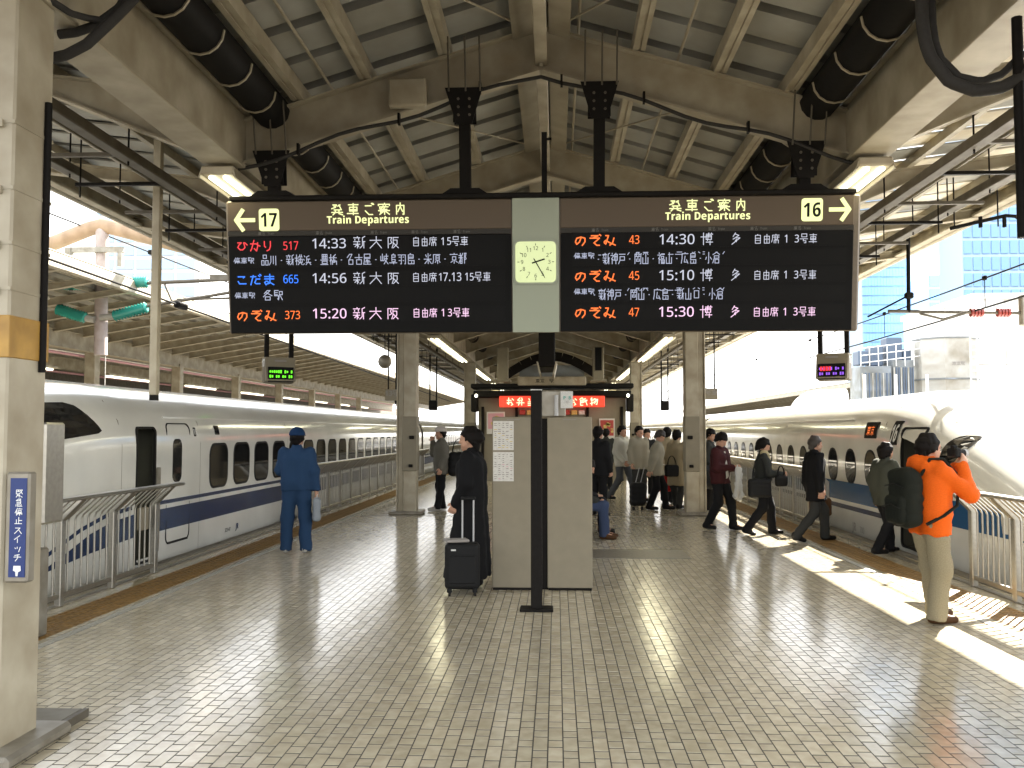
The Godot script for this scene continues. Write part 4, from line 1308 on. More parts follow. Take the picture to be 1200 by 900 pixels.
func hanging_sign(x: float, z: float, y: float, w: float, h: float, label: String, kind: String) -> Node3D:
	var o := thing("hanging_display" if kind != "plate" else "hanging_plate", label, "display" if kind != "plate" else "sign", Vector3(x, y, -z))
	var sd := signf(x)
	if kind == "plate":
		var p := MB.new()
		p.cbox(Vector3.ZERO, Vector3(w, h, 0.08), 0.01)
		part("case", p, M.board_panel, o)
		put(strokes("号車", h * 0.5, 0.02), "lettering", M.print_grey, o, 0.08, 0.04, 0.045)
		put(lettering("13" if x < 0 else "15", h * 0.45, 1), "lettering", M.print_grey, o, -0.16, 0.04, 0.043)
		for e in [-0.35, 0.35]:
			var r := MB.new()
			r.rod(Vector3(w * e, h * 0.5, 0), Vector3(w * e, roof_y(x) - y, 0), 0.02, 6)
			part("rod", r, M.dark_steel, o)
		return o
	var c := MB.new()       # a wedge-shaped case, its screen turned down to the platform
	c.prism(PackedVector2Array([Vector2(-h * 0.5, -0.1), Vector2(h * 0.5, -0.2), Vector2(h * 0.5, 0.12), Vector2(-h * 0.42, 0.2)]), -w * 0.5, w * 0.5, Transform3D(Basis(Vector3(0, 1, 0), Vector3(0, 0, 1), Vector3(1, 0, 0)), Vector3.ZERO))
	part("case", c, M.board_panel, o)
	o.rotation.y = -sd * 0.5
	var sc := MB.new()
	sc.box(Vector3(0, -0.08, 0.185), Vector3(w * 0.86, h * 0.58, 0.02), Basis(Vector3.RIGHT, 0.0))
	var s := part("screen", sc, M.screen_black, o)
	var t := MB.new()
	rng.seed = 4
	for r in 2:
		for k in 11:
			if rng.randf() < 0.2: continue
			t.box(Vector3(-w * 0.36 + w * 0.072 * k, -0.03 - 0.085 * r, 0.197), Vector3(w * 0.05, rng.randf_range(0.03, 0.055), 0.002))
	part("lit_text", t, M.led_green if x < 0 else M.led_violet, s)
	if x > 0:
		var t2 := MB.new()
		for k in 4: t2.box(Vector3(-w * 0.32 + w * 0.09 * k, -0.03, 0.2), Vector3(w * 0.07, 0.075, 0.002))
		part("lit_text", t2, M.led_red, s)
	var tt := MB.new()
	tt.box(Vector3(0, h * 0.36, 0.155), Vector3(w * 0.4, 0.03, 0.004))
	part("caption", tt, M.print_grey, s)
	for e in [-1, 1]:
		var r := MB.new()
		r.box(Vector3(w * 0.42 * e, (roof_y(x) - y + (h * 0.3)) * 0.5, 0), Vector3(0.075, roof_y(x) - y - h * 0.3, 0.075))
		part("hanger", r, M.dark_steel, o)
	var ed := MB.new()
	ed.box(Vector3(sd * (w * 0.5 + 0.004), 0, 0), Vector3(0.008, h * 0.9, 0.22))
	var edge := part("end_plate", ed, M.sign_case, o)
	var num := MB.new()
	num.add(lettering("17" if x < 0 else "16", 0.13, 1), Transform3D(Basis(Vector3.UP, sd * PI / 2), Vector3(sd * (w * 0.5 + 0.011), h * 0.28, 0)))
	part("track_number", num, M.white_print, edge)
	return o

func arc_points(c: Vector3, u: Vector3, v: Vector3, a0: float, a1: float, n := 10) -> Array:
	var p := []
	for q in n + 1:
		var a := lerpf(a0, a1, q / float(n))
		p.append(c + u * cos(a) + v * sin(a))
	return p

func make_services() -> void:
	# cable racks under the wings of the canopy
	for sd in [-1, 1]:
		for r in [[3.95, 4.3], [5.15, 4.52]]:
			var o := thing("cable_rack", "%s grey cable rack hung on rods under the %s canopy wing" % ["inner" if r[0] < 4.5 else "outer", "shady" if sd < 0 else "sunny"], "cable rack", Vector3(sd * r[0], r[1], 0))
			var rl := MB.new()
			rl.cbox(Vector3(0, 0, -31), Vector3(0.13, 0.1, 56), 0.01)
			part("tray", rl, M.rack, o)
			var cb := MB.new()
			cb.box(Vector3(sd * 0.55, 0.02, 0), Vector3(1.15, 0.035, 0.05))
			var cm := cb.mesh()
			var z := 6.2
			var k := 0
			while z < 40.0:
				if r[0] < 4.5: part("cross_bar", cm, M.dark_steel if k % 2 else M.rack, o, Vector3(0, 0.03 * (k % 2), -z))
				var hr := MB.new()
				hr.rod(Vector3(sd * (1.08 if k % 2 and r[0] < 4.5 else 0.0), -0.09, -z), Vector3(sd * (1.08 if k % 2 and r[0] < 4.5 else 0.0), roof_y(r[0]) - r[1] - 0.02, -z), 0.009, 6)
				part("hanger_rod", hr, M.dark_steel, o)
				z += 1.15
				k += 1
			var cd := MB.new()
			cd.rod(Vector3(sd * 0.3, 0.09, -4), Vector3(sd * 0.3, 0.09, -58), 0.018, 6)
			part("conduit", cd, M.conduit, o)
	# conduits that follow the frame which carries the board
	var cd := thing("beam_conduit", "thin dark conduit clipped along the lower edge of the first cross beam", "conduit", Vector3.ZERO)
	var pts := []
	for q in 31:
		var x := -2.75 + 5.5 * q / 30.0
		pts.append(Vector3(x, 4.95 - absf(x) * 0.3 - 0.07 - 0.03 * sin(q * 0.9), -8.13))
	var b := MB.new()
	b.tube(pts, 0.017, 6)
	part("pipe", b, M.cable, cd)
	for q in [3, 8, 12, 16, 20, 25]:
		var cl := MB.new()
		cl.box(pts[q] + Vector3(0, 0.02, 0), Vector3(0.02, 0.1, 0.06))
		part("clip", cl, M.dark_steel, cd)
	var jb := thing("junction_box", "square beige junction box on the face of the first cross beam", "junction box", Vector3(-1.2, 4.72, -8.12))
	var j := MB.new()
	j.cbox(Vector3.ZERO, Vector3(0.34, 0.26, 0.1), 0.015)
	part("box", j, M.paint, jb)
	var jl := MB.new()
	jl.box(Vector3(0, 0, 0.052), Vector3(0.3, 0.22, 0.006))
	part("lid", jl, M.paint, jb)
	# wind bracing between the frames, thin rods crossing each bay
	for k in 3:
		var z := FIRST + FRAMES * k
		for sd in [-1, 1]:
			var o := thing("brace_rod", "thin cream wind brace rod slanting under the roof deck", "brace", Vector3.ZERO, 0.0, "wind brace rods")
			var r := MB.new()
			r.rod(Vector3(sd * 0.1, 5.3, -z - FRAMES + 0.1), Vector3(sd * 1.95, 4.78, -z - 0.05), 0.01, 6)
			part("rod", r, M.paint_light, o)
	# thin conduits along the purlins
	for x in [-1.95, 0.34, 1.25]:
		var o := thing("roof_conduit", "thin cream conduit pipe running along under the roof deck", "conduit", Vector3.ZERO, 0.0, "roof conduits")
		var r := MB.new()
		r.rod(Vector3(x, roof_y(x) - 0.05, -5.5), Vector3(x, roof_y(x) - 0.05, -28), 0.014, 6)
		part("pipe", r, M.paint_light, o)
	# thick cable loops by the near columns
	var lp := [
		["cable_loop", "thick grey cable bundle drooping from the girder to the column with the blue sign", [Vector3(-2.3, 4.35, -5.25), Vector3(-2.36, 4.22, -5.2), Vector3(-2.48, 4.06, -5.16), Vector3(-2.6, 3.93, -5.14), Vector3(-2.72, 3.87, -5.14), Vector3(-2.82, 3.86, -5.16)], 0.032],
		["cable_loop", "thick dark cable looping above the column with the blue sign", [Vector3(-2.35, 4.45, -5.3), Vector3(-2.45, 4.18, -5.22), Vector3(-2.58, 4.07, -5.2), Vector3(-2.7, 4.03, -5.2), Vector3(-2.8, 4.02, -5.2)], 0.028],
		["cable_loop", "dark cable sagging from the girder top to the column with the blue sign", [Vector3(-2.84, 4.5, -4.85), Vector3(-2.8, 4.25, -4.84), Vector3(-2.72, 4.1, -4.86), Vector3(-2.62, 4.05, -5.0), Vector3(-2.55, 4.1, -5.2)], 0.02],
		["cable_loop", "thick grey cable loop hanging from the girder beside track 16", [Vector3(2.2, 4.3, -5.2), Vector3(2.2, 3.98, -5.2), Vector3(2.24, 3.78, -5.2), Vector3(2.34, 3.64, -5.2), Vector3(2.48, 3.585, -5.2), Vector3(2.62, 3.6, -5.2), Vector3(2.74, 3.66, -5.2), Vector3(2.8, 3.74, -5.2)], 0.035],
		["cable_loop", "second cable loop hanging just inside the thick one beside track 16", [Vector3(2.28, 4.35, -5.26), Vector3(2.28, 4.0, -5.26), Vector3(2.32, 3.8, -5.26), Vector3(2.42, 3.69, -5.26), Vector3(2.54, 3.66, -5.26), Vector3(2.66, 3.7, -5.26), Vector3(2.78, 3.82, -5.26)], 0.022],
	]
	for l in lp:
		var o := thing(l[0], l[1], "cable", Vector3.ZERO)
		var m := MB.new()
		var cv := Curve3D.new()
		for p in l[2].size():
			var t: Vector3 = (l[2][mini(p + 1, l[2].size() - 1)] - l[2][maxi(p - 1, 0)]) / 6.0
			cv.add_point(l[2][p], -t, t)
		var fine := []
		for q in 33: fine.append(cv.sample_baked(cv.get_baked_length() * q / 32.0))
		m.tube(fine, l[3], 10)
		part("sheath", m, M.cable, o)
	# the square post that hangs from the wing over track 17
	var hp := thing("hanging_post", "slim square cream post hanging from the canopy over the train roof", "post", Vector3(-4.3, 0, -9.95))
	var h := MB.new()
	h.cbox(Vector3(0, 3.55, 0), Vector3(0.085, 2.95, 0.085), 0.006)
	part("shaft", h, M.paint, hp)
	var e := MB.new()
	e.box(Vector3(0, 2.045, 0), Vector3(0.075, 0.06, 0.075))
	part("end_cap", e, M.dark_steel, hp)
	var sp := thing("loudspeaker", "small round grey loudspeaker hanging from the canopy near track 17", "loudspeaker", Vector3(-4.0, 3.35, -22.0))
	var s := MB.new()
	s.ball(Vector3.ZERO, Vector3(0.17, 0.17, 0.17), 8, 12)
	part("shell", s, M.grey_box, sp)
	var sr := MB.new()
	sr.rod(Vector3(0, 0.15, 0), Vector3(0, 1.65, 0), 0.012, 6)
	part("rod", sr, M.dark_steel, sp)
	# a long hanging sign seen end-on under the ridge
	var hs := thing("ridge_sign", "dark hanging sign box seen end-on under the ridge behind the departure board", "sign", Vector3(-0.02, 0, -15.3))
	var m1 := MB.new()
	m1.cbox(Vector3(0, 3.0, 0), Vector3(0.26, 0.62, 1.4), 0.015)
	part("case", m1, M.dark_steel, hs)
	for sd in [-1, 1]:
		var m2 := MB.new()
		m2.prism(PackedVector2Array([Vector2(sd * 0.14, 2.78), Vector2(sd * 0.165, 2.78), Vector2(sd * 0.12, 2.58), Vector2(sd * 0.09, 2.58)]), -0.7, 0.7)
		part("lower_trim", m2, M.paint_light, hs)
		var m3 := MB.new()
		m3.rod(Vector3(0, 3.3, sd * 0.5), Vector3(0, 5.0, sd * 0.5), 0.02, 6)
		part("rod", m3, M.dark_steel, hs)
	# signal hangers in pairs far along the platform
	for d in [[-4.3, 26.0], [-4.3, 27.4], [4.1, 26.5], [4.1, 28.0], [-4.3, 33.0], [4.1, 34.0]]:
		var o := thing("hanging_rods", "pair of dark hanger rods with a small box under the %s canopy wing" % ("shady" if d[0] < 0 else "sunny"), "hanger", Vector3(d[0], 0, -d[1]), 0.0, "pairs of hanger rods under the %s wing" % ("shady" if d[0] < 0 else "sunny"))
		for x in [-0.12, 0.12]:
			var r := MB.new()
			r.box(Vector3(x, 3.8, 0), Vector3(0.05, 2.4, 0.05))
			part("rod", r, M.dark_steel, o)
		var bx := MB.new()
		bx.cbox(Vector3(0, 2.6, 0), Vector3(0.3, 0.36, 0.2), 0.03)
		part("box", bx, M.dark_steel, o)

func make_near_column() -> void:
	var c := column(-2.9, 4.8, "cream steel column with a yellow band and a blue emergency switch sign")
	var at := Vector3(2.9, 0, 5.09)
	var y := MB.new()
	y.cbox(Vector3(-2.83, 2.17, -5.09) + at, Vector3(0.275, 0.22, 0.375), 0.004)
	part("yellow_band", y, M.yellow_band, c)
	for h in [2.42, 2.66, 3.3, 2.95]:
		var s := MB.new()
		s.box(Vector3(-2.83, h, -5.09) + at, Vector3(0.268, 0.018, 0.368))
		s.box(Vector3(-2.78, h - 0.012, -4.9) + at, Vector3(0.05, 0.04, 0.02))
		part("strap", s, M.paint, c)
	for h in [1.55, 0.6]:
		var s := MB.new()
		s.box(Vector3(-2.8, h, -4.905) + at, Vector3(0.07, 0.025, 0.012))
		part("scratch_plate", s, M.print_ochre, c)
	var pc := MB.new()
	pc.rod(Vector3(-2.685, 2.0, -5.2) + at, Vector3(-2.685, 3.5, -5.2) + at, 0.02, 8)
	part("cable_pipe", pc, M.dark_steel, c)
	var sign := thing("switch_sign", "narrow blue sign with white vertical lettering in a grey frame on the column", "sign", Vector3(-2.61, 1.19, -4.62))
	var f := MB.new()
	f.cbox(Vector3(0.0, 0, 0), Vector3(0.125, 0.56, 0.07), 0.01)
	part("frame", f, M.grey_box, sign)
	var bl := MB.new()
	bl.box(Vector3(0.008, 0, 0.036), Vector3(0.085, 0.5, 0.008))
	var face := part("face", bl, M.blue_sign, sign)
	var txt := "緊急停止スイッチ"
	for k in 8: put(strokes(txt[k], 0.036, 0.005), "lettering", M.white_print, face, 0.012, 0.172 - 0.046 * k, 0.041)
	var hnd := MB.new()
	hnd.prism(PackedVector2Array([Vector2(-0.018, 0.02), Vector2(0.018, 0.02), Vector2(0.02, -0.005), Vector2(0.006, -0.012), Vector2(0.004, -0.032), Vector2(-0.006, -0.032), Vector2(-0.008, -0.01), Vector2(-0.02, -0.004)]), 0.0, 0.002)
	put(hnd, "pointing_hand", M.white_print, face, 0.012, -0.212, 0.041)
	# boxes behind the column and the grey slab at its foot
	var b1 := thing("switch_cabinet", "stainless cabinet on the far face of the column with the yellow band", "cabinet", Vector3(-3.02, 1.43, -5.4))
	var m := MB.new()
	m.cbox(Vector3.ZERO, Vector3(0.3, 0.6, 0.22), 0.012)
	part("box", m, M.stainless, b1)
	var m0 := MB.new()
	m0.box(Vector3(-0.0, 0, 0.112), Vector3(0.24, 0.54, 0.004))
	part("door", m0, M.stainless, b1)
	var b2 := thing("low_cabinet", "low grey steel cabinet standing beyond the column with the blue sign", "cabinet", Vector3(-4.25, 0.0, -7.35))
	var m2 := MB.new()
	m2.cbox(Vector3(0, 0.36, 0), Vector3(0.36, 0.72, 0.32), 0.015)
	part("box", m2, M.grey_box, b2)
	var m4 := MB.new()
	m4.box(Vector3(0.09, 0.09, 0.163), Vector3(0.09, 0.05, 0.004))
	part("label_plate", m4, M.blue_sign, b2)
	var pad := thing("plinth", "low grey concrete pad with a worn steel edge at the foot of the near column", "plinth", Vector3(-2.9, 0, -5.05))
	var p := MB.new()
	p.cbox(Vector3(-0.02, 0.02, -0.08), Vector3(0.52, 0.05, 0.56), 0.012)
	part("pad", p, M.concrete, pad)
	var st := MB.new()
	st.box(Vector3(0.256, 0.022, -0.02), Vector3(0.03, 0.05, 0.66))
	part("steel_edge", st, M.rack, pad)
	# the matching column on the other side, just out of view, with its down pipe
	var c2 := column(3.0, 4.8, "cream steel column with a dark down pipe beside track 16")
	var dp := MB.new()
	dp.rod(Vector3(2.72, 2.75, -5.2) - Vector3(3.0, 0, -4.8), Vector3(2.72, 4.0, -5.2) - Vector3(3.0, 0, -4.8), 0.03, 8)
	part("down_pipe", dp, M.dark_steel, c2)
	for k in range(1, 5):
		for sd in [-1, 1]:
			var z := 5.09 + 13.6 * k
			var cc := column(sd * 2.9, z, "%s cream steel column beyond the notice board on the %s side" % [["first", "second", "third", "fourth"][k - 1], "shady" if sd < 0 else "sunny"])
			if k < 3:
				var pn := MB.new()
				pn.cbox(Vector3(-sd * 0.07, 1.42, 0.03), Vector3(0.29, 1.1, 0.36), 0.01)
				part("cover_panel", pn, M.board_panel, cc)
				var kn := MB.new()
				kn.cbox(Vector3(-sd * 0.12, 1.55, 0.23), Vector3(0.1, 0.07, 0.06), 0.01)
				kn.cbox(Vector3(-sd * 0.1, 0.98, 0.23), Vector3(0.08, 0.06, 0.05), 0.01)
				part("bracket", kn, M.dark_steel, cc)

func make_line_side() -> void:
	# rails
	for d in [[-6.79, "track 17"], [6.79, "track 16"], [-11.1, "the next track"], [11.1, "the outer track"]]:
		for e in [-0.72, 0.72]:
			var r := MB.new()
			r.box(Vector3(d[0] + e, -1.33, -60), Vector3(0.07, 0.15, 130))
			setting("rail", r, M.dark_steel)
	# overhead line over track 16
	for d in [[4.06, "upper messenger", 0.008], [3.6, "lower contact", 0.009]]:
		var o := thing("overhead_wire", "%s wire of the overhead line above track 16" % d[1], "wire", Vector3.ZERO)
		var w := MB.new()
		var pts := []
		for q in 24: pts.append(Vector3(6.8, d[0] + 0.02 * sin(q * 1.3), -4.0 - q * 4.0))
		w.tube(pts, d[2] * 1.6, 6)
		part("strand", w, M.dark_steel, o)
		if d[0] > 4.0:
			for z in [14.6, 19.0, 24.5, 31.0]:
				var c := MB.new()
				c.cbox(Vector3(6.8, 4.06, -z), Vector3(0.05, 0.07, 0.09), 0.01)
				part("clamp", c, M.dark_steel, o)
				var dr := MB.new()
				dr.rod(Vector3(6.8, 4.06, -z), Vector3(6.8, 3.6, -z), 0.007, 5)
				part("dropper", dr, M.dark_steel, o)
	var br := thing("wire_bracket", "dark overhead-line bracket arm with two red insulators above track 16", "bracket", Vector3(0, 0, -15.0))
	var a := MB.new()
	a.rod(Vector3(5.46, 3.6, 0), Vector3(7.55, 3.56, 0), 0.028, 8)
	part("arm", a, M.rack, br)
	var v := MB.new()
	v.rod(Vector3(5.78, 3.58, 0), Vector3(5.8, 4.95, 0), 0.032, 8)
	v.cbox(Vector3(5.79, 3.85, 0), Vector3(0.13, 0.1, 0.1), 0.02)
	v.rod(Vector3(5.78, 3.85, 0), Vector3(5.1, 3.5, 0.1), 0.016, 6)
	part("post", v, M.dark_steel, br)
	for x in [6.84, 7.26]:
		var i := MB.new()
		for k in 4: i.rod(Vector3(x - 0.09 + 0.05 * k, 3.57, 0), Vector3(x - 0.055 + 0.05 * k, 3.57, 0), 0.075, 10)
		part("insulator", i, M.red_glaze, br)
	var cl := MB.new()
	cl.cbox(Vector3(7.62, 3.6, 0), Vector3(0.2, 0.5, 0.12), 0.02)
	part("clamp", cl, M.grey_box, br)
	var ar := MB.new()
	ar.tube([Vector3(5.95, 3.56, 0), Vector3(6.3, 3.46, 0.05), Vector3(6.7, 3.58, 0.1)], 0.02, 6)
	part("steady_arm", ar, M.rack, br)
	var mast := thing("line_mast", "grey steel mast that carries the red insulator bracket", "mast", Vector3(8.9, 0, -15.0))
	var ms := MB.new()
	ms.rod(Vector3(0, -1.4, 0), Vector3(0, 6.0, 0), 0.12, 12)
	ms.rod(Vector3(0, 3.56, 0), Vector3(-1.3, 3.56, 0), 0.035, 8)
	part("pole", ms, M.pale_pipe, mast)
	var pr := thing("bent_pipe", "grey pipe with a curved end hanging under the track 16 eave", "pipe", Vector3(0, 0, -12.0))
	var pp := MB.new()
	pp.tube([Vector3(5.2, 4.28, 0), Vector3(5.5, 4.35, 0), Vector3(5.9, 4.44, 0), Vector3(6.02, 4.43, 0), Vector3(6.12, 4.36, 0), Vector3(6.2, 4.2, 0)], 0.024, 8)
	part("pipe", pp, M.dark_steel, pr)
	var pc := MB.new()
	for x in [5.58, 5.88]: pc.box(Vector3(x, 4.36, 0), Vector3(0.03, 0.14, 0.05))
	part("clip", pc, M.dark_steel, pr)
	var ph := MB.new()
	for x in [5.25, 5.8]: ph.rod(Vector3(x, 4.3, 0), Vector3(x, 5.1, 0), 0.01, 5)
	part("hanger", ph, M.dark_steel, pr)
	# the portal with green insulators between track 17 and the next platform
	var po := thing("line_portal", "pale overhead-line pole with a bent brown top beam and green insulators", "mast", Vector3(0, 0, -24.0))
	var p1 := MB.new()
	p1.rod(Vector3(-12.03, 3.7, 0), Vector3(-12.07, 7.2, 0), 0.17, 14)
	part("pole", p1, M.pale_pipe, po)
	var p2 := MB.new()
	p2.tube([Vector3(-15.2, 6.15, 0), Vector3(-13.35, 6.75, 0), Vector3(-12.4, 7.12, 0), Vector3(-12.07, 7.2, 0), Vector3(-11.7, 7.12, 0), Vector3(-9.95, 6.65, 0), Vector3(-8.0, 6.25, 0)], 0.2, 12)
	part("top_beam", p2, M.brown_pipe, po)
	var p3 := MB.new()
	p3.box(Vector3(-12.1, 6.5, 0.2), Vector3(1.45, 0.14, 0.14))
	p3.box(Vector3(-12.85, 6.42, 0.2), Vector3(0.16, 0.28, 0.2))
	p3.box(Vector3(-11.45, 6.3, 0.2), Vector3(0.12, 0.5, 0.12))
	part("cross_arm", p3, M.grey_box, po)
	for d in [[Vector3(-13.2, 5.57, 0.2), Vector3(-12.45, 5.57, 0.2)], [Vector3(-11.45, 5.62, 0.2), Vector3(-10.7, 5.62, 0.2)], [Vector3(-13.15, 4.93, 0.2), Vector3(-12.35, 4.67, 0.2)], [Vector3(-11.6, 4.72, 0.2), Vector3(-10.7, 4.95, 0.2)]]:
		var pts := []
		var rad := []
		var n := 22
		for q in n + 1:
			pts.append(d[0].lerp(d[1], q / float(n)))
			rad.append(0.16 if q % 2 else 0.1)
		var i := MB.new()
		i.tube(pts, rad, 12)
		var ins := part("insulator", i, M.green_glaze, po)
		var en := MB.new()
		var inner: Vector3 = d[1] if d[0].x < -12.2 else d[0]
		en.rod(inner, inner.lerp(Vector3(-12.05, inner.y - 0.05, 0.2), 0.8), 0.09, 8)
		part("end_fitting", en, M.tank, ins)
	var p4 := MB.new()
	p4.rod(Vector3(-10.7, 5.6, 0.2), Vector3(-7.2, 5.72, 0.2), 0.05, 8)
	p4.rod(Vector3(-10.7, 4.98, 0.2), Vector3(-7.4, 5.5, 0.2), 0.045, 8)
	p4.rod(Vector3(-10.0, 5.05, 0.2), Vector3(-10.25, 5.6, 0.2), 0.03, 6)
	p4.rod(Vector3(-9.9, 5.15, 0.2), Vector3(-7.4, 5.2, 0.2), 0.035, 6)
	p4.box(Vector3(-8.3, 5.72, 0.2), Vector3(1.4, 0.16, 0.14))
	part("cantilever_arm", p4, M.rack, po)
	var p5 := MB.new()
	p5.rod(Vector3(-11.9, 3.75, 0), Vector3(-11.9, 2.7, 0), 0.012, 5)
	p5.ball(Vector3(-11.9, 2.65, 0), Vector3(0.16, 0.14, 0.16))
	part("weight", p5, M.tank, po)
	for d in [[Vector3(-13.5, 7.4, -18), Vector3(-7.2, 5.9, -60)], [Vector3(-8.3, 4.6, -8), Vector3(-6.8, 3.6, -60)]]:
		var o := thing("overhead_wire", "dark overhead wire %s the pole with green insulators" % ("crossing above" if d[0].y > 6.0 else "running low past"), "wire", Vector3.ZERO)
		var w := MB.new()
		w.rod(d[0], d[1], 0.022, 6)
		part("strand", w, M.dark_steel, o)
		var c := MB.new()
		c.cbox(d[0].lerp(d[1], 0.22), Vector3(0.14, 0.14, 0.5), 0.03)
		part("clamp", c, M.dark_steel, o)

func make_background() -> void:
	# what shows under the next platform's canopy: columns, lamps, panels
	for k in 9:
		var z := 16.0 + 6.9 * k
		var o := thing("neighbouring_column", "cream column under the canopy across the tracks from track 17", "column", Vector3(-15.25, 0, -z), 0.0, "columns of the next platform")
		var b := MB.new()
		b.cbox(Vector3(0, 2.2, 0), Vector3(0.36, 4.4, 0.36), 0.02)
		part("shaft", b, M.paint_light, o)
		var bs := MB.new()
		bs.cbox(Vector3(0, 0.06, 0), Vector3(0.6, 0.12, 0.6), 0.02)
		part("base", bs, M.concrete, o)
		var l := thing("neighbouring_lamp", "long white lamp under the canopy across the tracks from track 17", "lamp", Vector3(-15.6, 3.6, -z - 3.4), 0.0, "lamps of the next platform")
		var h := MB.new()
		h.cbox(Vector3(0, 0.06, 0), Vector3(0.3, 0.08, 3.6), 0.01)
		part("housing", h, M.paint_light, l)
		var t := MB.new()
		t.rod(Vector3(0, 0, -1.7), Vector3(0, 0, 1.7), 0.04, 8)
		part("tube", t, M.lamp_tube, l)
	var wl := thing("backdrop_wall", "long wall with pale panels, coloured dark for the shade beyond the next platform", "wall", Vector3(-22.5, 0, -60))
	var w := MB.new()
	w.box(Vector3(0, 2.3, 0), Vector3(0.3, 5.0, 150))
	part("wall", w, M.rack, wl)  # raised against the sky; shade beneath the canopy put into its dark colour
	for k in 14:
		var p := MB.new()
		p.cbox(Vector3(0.2, 2.1, 52 - 7.0 * k), Vector3(0.1, 1.2, 5.2), 0.02)
		part("panel", p, M.white_wall if k % 3 != 1 else M.tank, wl)
	var sh := thing("stair_roof", "slanted grey stair cover on the next platform behind the train's cab", "stair cover", Vector3(-15.4, 0, -21.5))
	var s := MB.new()
	s.prism(PackedVector2Array([Vector2(-1.0, 2.2), Vector2(0.4, 3.6), Vector2(1.1, 3.6), Vector2(0.9, 2.2)]), -1.5, 1.5)
	part("cover", s, M.plant_grey, sh)
	# rooftop plant, white wall and towers on the track 16 side
	var tk := thing("water_tank", "pale eight-sided steel tank with a ladder beside the white building", "tank", Vector3(18.95, 3.1, -45.5))
	var poly := PackedVector2Array()
	for q in 8: poly.append(Vector2(cos(TAU * (q + 0.5) / 8) * 1.45, sin(TAU * (q + 0.5) / 8) * 1.45))
	var up := Transform3D(Basis(Vector3(1, 0, 0), Vector3(0, 0, -1), Vector3(0, 1, 0)), Vector3.ZERO)
	var tb := MB.new()
	tb.prism(poly, 0.0, 2.95, up)
	part("shell", tb, M.tank, tk)
	for y in [0.1, 1.0, 2.95]:
		var rg := MB.new()
		var p2 := PackedVector2Array()
		for p in poly: p2.append(p * 1.03)
		rg.prism(p2, y, y + 0.08, up)
		part("band", rg, M.plant_grey, tk)
	var ld := MB.new()
	for x in [0.55, 0.85]: ld.rod(Vector3(x, -0.2, 1.5), Vector3(x, 3.2, 1.5), 0.03, 6)
	for k in 10: ld.rod(Vector3(0.55, 0.1 + 0.32 * k, 1.5), Vector3(0.85, 0.1 + 0.32 * k, 1.5), 0.02, 5)
	part("ladder", ld, M.white_wall, tk)
	put(strokes("東京駅", 0.17, 0.03), "lettering", M.print_grey, tk, 0.05, 1.75, 1.36)
	var pl := thing("cooling_plant", "grey louvred cooling plant with railings on the flat roof beside the tank", "cooling plant", Vector3(15.9, 3.0, -46))
	for d in [[-0.35, 0.9, 1.5, 1.8, "plant_grey"], [0.95, 1.05, 1.0, 2.1, "plant_grey"]]:
		var b := MB.new()
		b.cbox(Vector3(d[0], d[1], 0), Vector3(d[2], d[3], 1.6), 0.03)
		var bb := part("housing", b, M[d[4]], pl)
		for k in 9:
			var lv := MB.new()
			lv.box(Vector3(d[0] - d[2] * 0.5 + d[2] * (k + 0.5) / 9.0, d[1] - 0.1, 0.82), Vector3(0.05, d[3] * 0.75, 0.05))
			part("louvre", lv, M.plant_dark if k % 3 else M.tank, bb)
	for d in [[-0.75, 2.25, 0.5, 0.7], [-0.1, 2.35, 0.6, 1.0], [0.75, 2.6, 0.75, 1.3], [1.35, 2.3, 0.4, 0.8]]:
		var b := MB.new()
		b.cbox(Vector3(d[0], d[1], -0.2), Vector3(d[2], d[3], 0.9), 0.04)
		part("fan_unit", b, M.plant_dark, pl)
	for y in [1.95, 2.3, 2.65]:
		var r := MB.new()
		r.rod(Vector3(-1.1, y, 0.9), Vector3(1.9, y + 0.35, 0.9), 0.025, 5)
		part("railing", r, M.white_wall, pl)
	for k in 8:
		var r := MB.new()
		r.rod(Vector3(-1.1 + 0.42 * k, 1.8, 0.9), Vector3(-1.1 + 0.42 * k, 2.65 + 0.05 * k, 0.9), 0.025, 5)
		part("railing_post", r, M.white_wall, pl)
	var dk := thing("roof_deck_building", "low pale building whose flat roof carries the tank and the plant", "building", Vector3(19, 0, -47))
	var db := MB.new()
	db.box(Vector3(0.5, 0.6, 0), Vector3(11.5, 4.6, 5.0))
	part("walls", db, M.white_wall, dk)
	var dpar := MB.new()
	dpar.cbox(Vector3(0.5, 3.0, 2.45), Vector3(11.6, 0.26, 0.2), 0.03)
	part("parapet", dpar, M.white_wall, dk)
	for k in 3:
		var mp := MB.new()
		mp.cbox(Vector3(-4.3 + 1.45 * k, 3.6, 2.7), Vector3(0.12, 1.5, 0.12), 0.02)
		part("mast", mp, M.white_wall, dk)
	var wb := thing("white_building", "plain white panelled building wall beyond the bracket with red insulators", "building", Vector3(30.2, 0, -55))
	var wx := MB.new()
	wx.box(Vector3(0, 3.6, 0), Vector3(15.6, 10.2, 10))
	part("walls", wx, M.white_wall, wb)
	for k in 5:
		var g := MB.new()
		g.box(Vector3(-6.2 + 1.6 * k, 3.6, 5.01), Vector3(0.04, 10.1, 0.03))
		part("panel_joint", g, M.tank, wb)
	for y in [5.2, 2.6]:
		var g := MB.new()
		g.box(Vector3(0, y, 5.012), Vector3(15.6, 0.05, 0.03))
		part("panel_joint", g, M.tank, wb)
	var cp := MB.new()
	cp.box(Vector3(0, 8.85, 0), Vector3(15.9, 0.3, 10.3))
	part("coping", cp, M.white_wall, wb)
	var du := thing("white_duct", "fat white curved duct on the roofs beyond the train at track 16", "duct", Vector3(10.9, 2.2, -41))
	var dm := MB.new()
